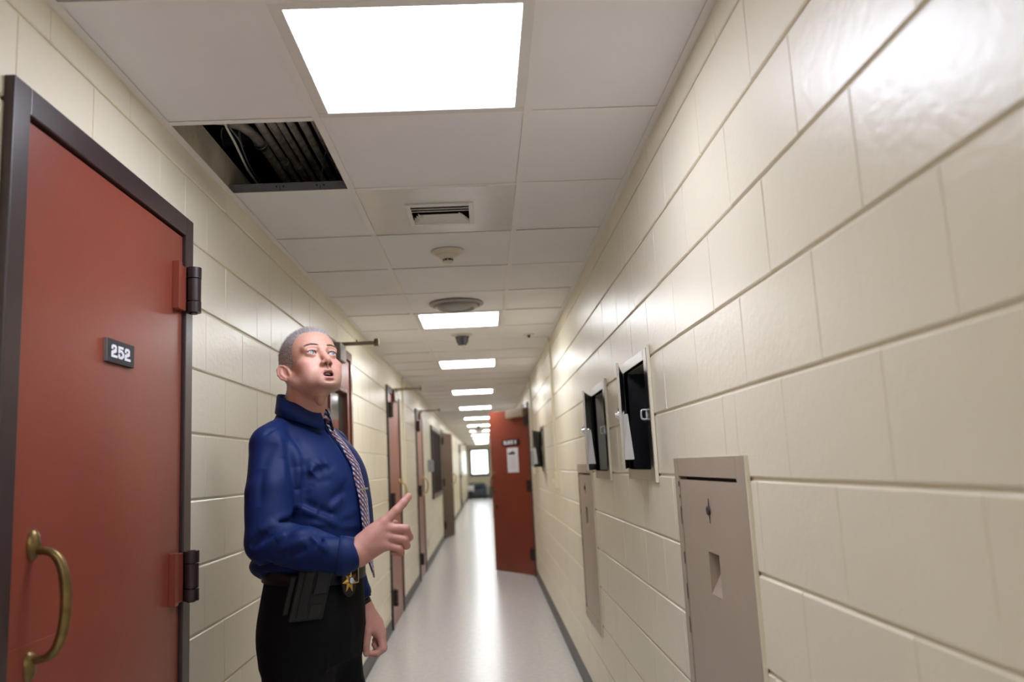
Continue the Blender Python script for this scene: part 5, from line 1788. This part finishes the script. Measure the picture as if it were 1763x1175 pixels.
# belt, buckle
def hoop(z, out, e=2.3):
    S = [(1.035, 0, -0.006, 0.173, 0.139), (1.055, 0, -0.004, 0.174, 0.140)]
    P = []
    return S
def belt_pt(ph, z, out):
    a, b = 0.166 + out, 0.126 + out
    c, s = math.cos(ph), math.sin(ph)
    r = (abs(c / a) ** 2.3 + abs(s / b) ** 2.3) ** (-1 / 2.3)
    return np.array([r * c, -0.011 + r * s, z])
P = []
for i in range(96):
    ph = 2 * PI * i / 96
    tilt = 0.010 * math.sin(ph)                     # a touch lower at the front
    P.append([belt_pt(ph, 1.076 + tilt, -0.002), belt_pt(ph, 1.0775 + tilt, 0.004), belt_pt(ph, 1.1105 + tilt, 0.004), belt_pt(ph, 1.112 + tilt, -0.002)])
belt = grid_obj('belt', P, 'leather', man, 0.002, close_u=True); belt['label'] = 'black leather belt'
def on_belt(ph_deg, z, out, u, v, o):
    """point u along the belt, v up, o outwards from a spot on the belt"""
    ph = math.radians(ph_deg)
    c = belt_pt(ph, z + 0.010 * math.sin(ph), out)
    t = belt_pt(ph + 0.05, z, out) - belt_pt(ph - 0.05, z, out); t[2] = 0; t /= np.linalg.norm(t)
    n = np.array([t[1], -t[0], 0]);
    return c + t * u + np.array([0, 0, v]) + n * o
m = MB()
def bb(mb, ph, z, out, u0, u1, v0, v1, o0, o1, shear=0.0):
    q = [on_belt(ph, z, out, u + shear * v, v, o) for u in (u0, u1) for o in (o0, o1) for v in (v0, v1)]
    mb.add([tuple(p) for p in q], [(0, 1, 3, 2), (4, 6, 7, 5), (0, 4, 5, 1), (2, 3, 7, 6), (0, 2, 6, 4), (1, 5, 7, 3)])
for r in ((-0.027, 0.027, 0.018, 0.023), (-0.027, 0.027, -0.023, -0.018), (-0.027, -0.022, -0.018, 0.018), (0.022, 0.027, -0.018, 0.018), (0.000, 0.003, -0.018, 0.018)):
    bb(m, -96, 1.093, 0.005, *r, 0.0, 0.006)
bk = m.build('buckle', 'buckle', belt, local=True, bevel=0.0012); bk['label'] = 'brass belt buckle'
# badge: oval leather backing, seven-pointed gold star, enamel seal
BP = -110.0
def star_poly(n, R, r, th):
    return [((R if i % 2 == 0 else r) * math.sin(PI * i / n + th), (R if i % 2 == 0 else r) * math.cos(PI * i / n + th)) for i in range(2 * n)]
def plate(poly, o0, o1, name, m_, parent, dome=0.0, bev=0.0, dv=0.0):
    m = MB(); n = len(poly)
    vs = [tuple(on_belt(BP, 1.085, 0.014, u, v + dv, o0)) for u, v in poly] + [tuple(on_belt(BP, 1.085, 0.014, u, v + dv, o1)) for u, v in poly] + [tuple(on_belt(BP, 1.085, 0.014, 0, dv, o1 + dome))]
    fs = [tuple(range(n))] + [(i, i + n, (i + 1) % n + n, (i + 1) % n) for i in range(n)] + [(i + n, 2 * n, (i + 1) % n + n) for i in range(n)]
    m.add(vs, fs)
    return m.build(name, m_, parent, local=True, bevel=bev)
ov = [(0.033 * math.cos(2 * PI * i / 40), 0.044 * math.sin(2 * PI * i / 40) * (1.0 if math.sin(2 * PI * i / 40) > 0 else 1.05)) for i in range(40)]
bd = plate(ov, 0.0, 0.006, 'badge_holder', 'leather', man, bev=0.0015); bd['label'] = 'oval black leather badge holder on the belt'
st = plate(star_poly(7, 0.033, 0.0155, 0.12), 0.006, 0.0075, 'star', 'gold', bd, dome=0.006, dv=-0.001); st['label'] = 'gold seven-pointed star badge'
cir = lambda r: [(r * math.cos(2 * PI * i / 24), r * math.sin(2 * PI * i / 24)) for i in range(24)]
sl = plate(cir(0.0085), 0.009, 0.0140, 'seal', 'seal', bd, dome=0.0008, dv=-0.001)
rg = plate(cir(0.0102), 0.009, 0.0128, 'seal_ring', 'sign', bd, dv=-0.001)
# holster on the right hip
m = MB(); HPH = -153.0
bb(m, HPH, 1.064, 0.004, -0.045, 0.046, -0.072, 0.062, 0.004, 0.030, 0.24)
hol = m.build('holster', 'kydex', man, local=True, bevel=0.006, seg=3); hol['label'] = 'black holster worn on the hip'
m = MB(); bb(m, HPH, 1.064, 0.004, 0.004, 0.042, -0.005, 0.064, 0.030, 0.040, 0.24); m.build('front_panel', 'kydex', hol, local=True, bevel=0.003)
m = MB(); bb(m, HPH, 1.064, 0.004, -0.028, 0.000, -0.064, 0.058, 0.030, 0.036, 0.24); m.build('back_panel', 'kydex', hol, local=True, bevel=0.003)
m = MB(); bb(m, HPH, 1.064, 0.004, 0.004, 0.038, -0.068, -0.030, 0.030, 0.035, 0.24); m.build('lower_panel', 'kydex', hol, local=True, bevel=0.003)
m = MB(); bb(m, HPH, 1.064, 0.004, -0.062, -0.045, -0.056, 0.046, -0.004, 0.010, 0.24); m.build('inner_edge', 'leather', hol, local=True, bevel=0.004)
m = MB(); c0 = on_belt(HPH, 1.064, 0.004, 0.034, 0.054, 0.039); c1 = on_belt(HPH, 1.064, 0.004, 0.034, 0.054, 0.043); m.cyl(tuple(c0), tuple(c1), 0.004, 12)
m.build('rivet', 'steel_dark', hol, local=True)
# watch strap on the left wrist
W0, W1 = LH(619.5, 1034), LH(624.5, 1046)
ax_ = W1 - W0; Lc = np.linalg.norm(ax_); ax_ /= Lc
t_ = np.cross(ax_, [1.0, 0, 0]); t_ /= np.linalg.norm(t_); b_ = np.cross(ax_, t_)
P = []
for i in range(40):
    a = 2 * PI * i / 40
    dr = math.cos(a) * t_ + math.sin(a) * b_
    P.append([W0 + ax_ * Lc * t + dr * r for t, r in ((0, 0.028), (0.02, 0.0315), (0.98, 0.0315), (1, 0.028))])
wb = grid_obj('wrist_strap', P, 'leather', man, 0.0015, close_u=True); wb['label'] = 'black wrist strap'
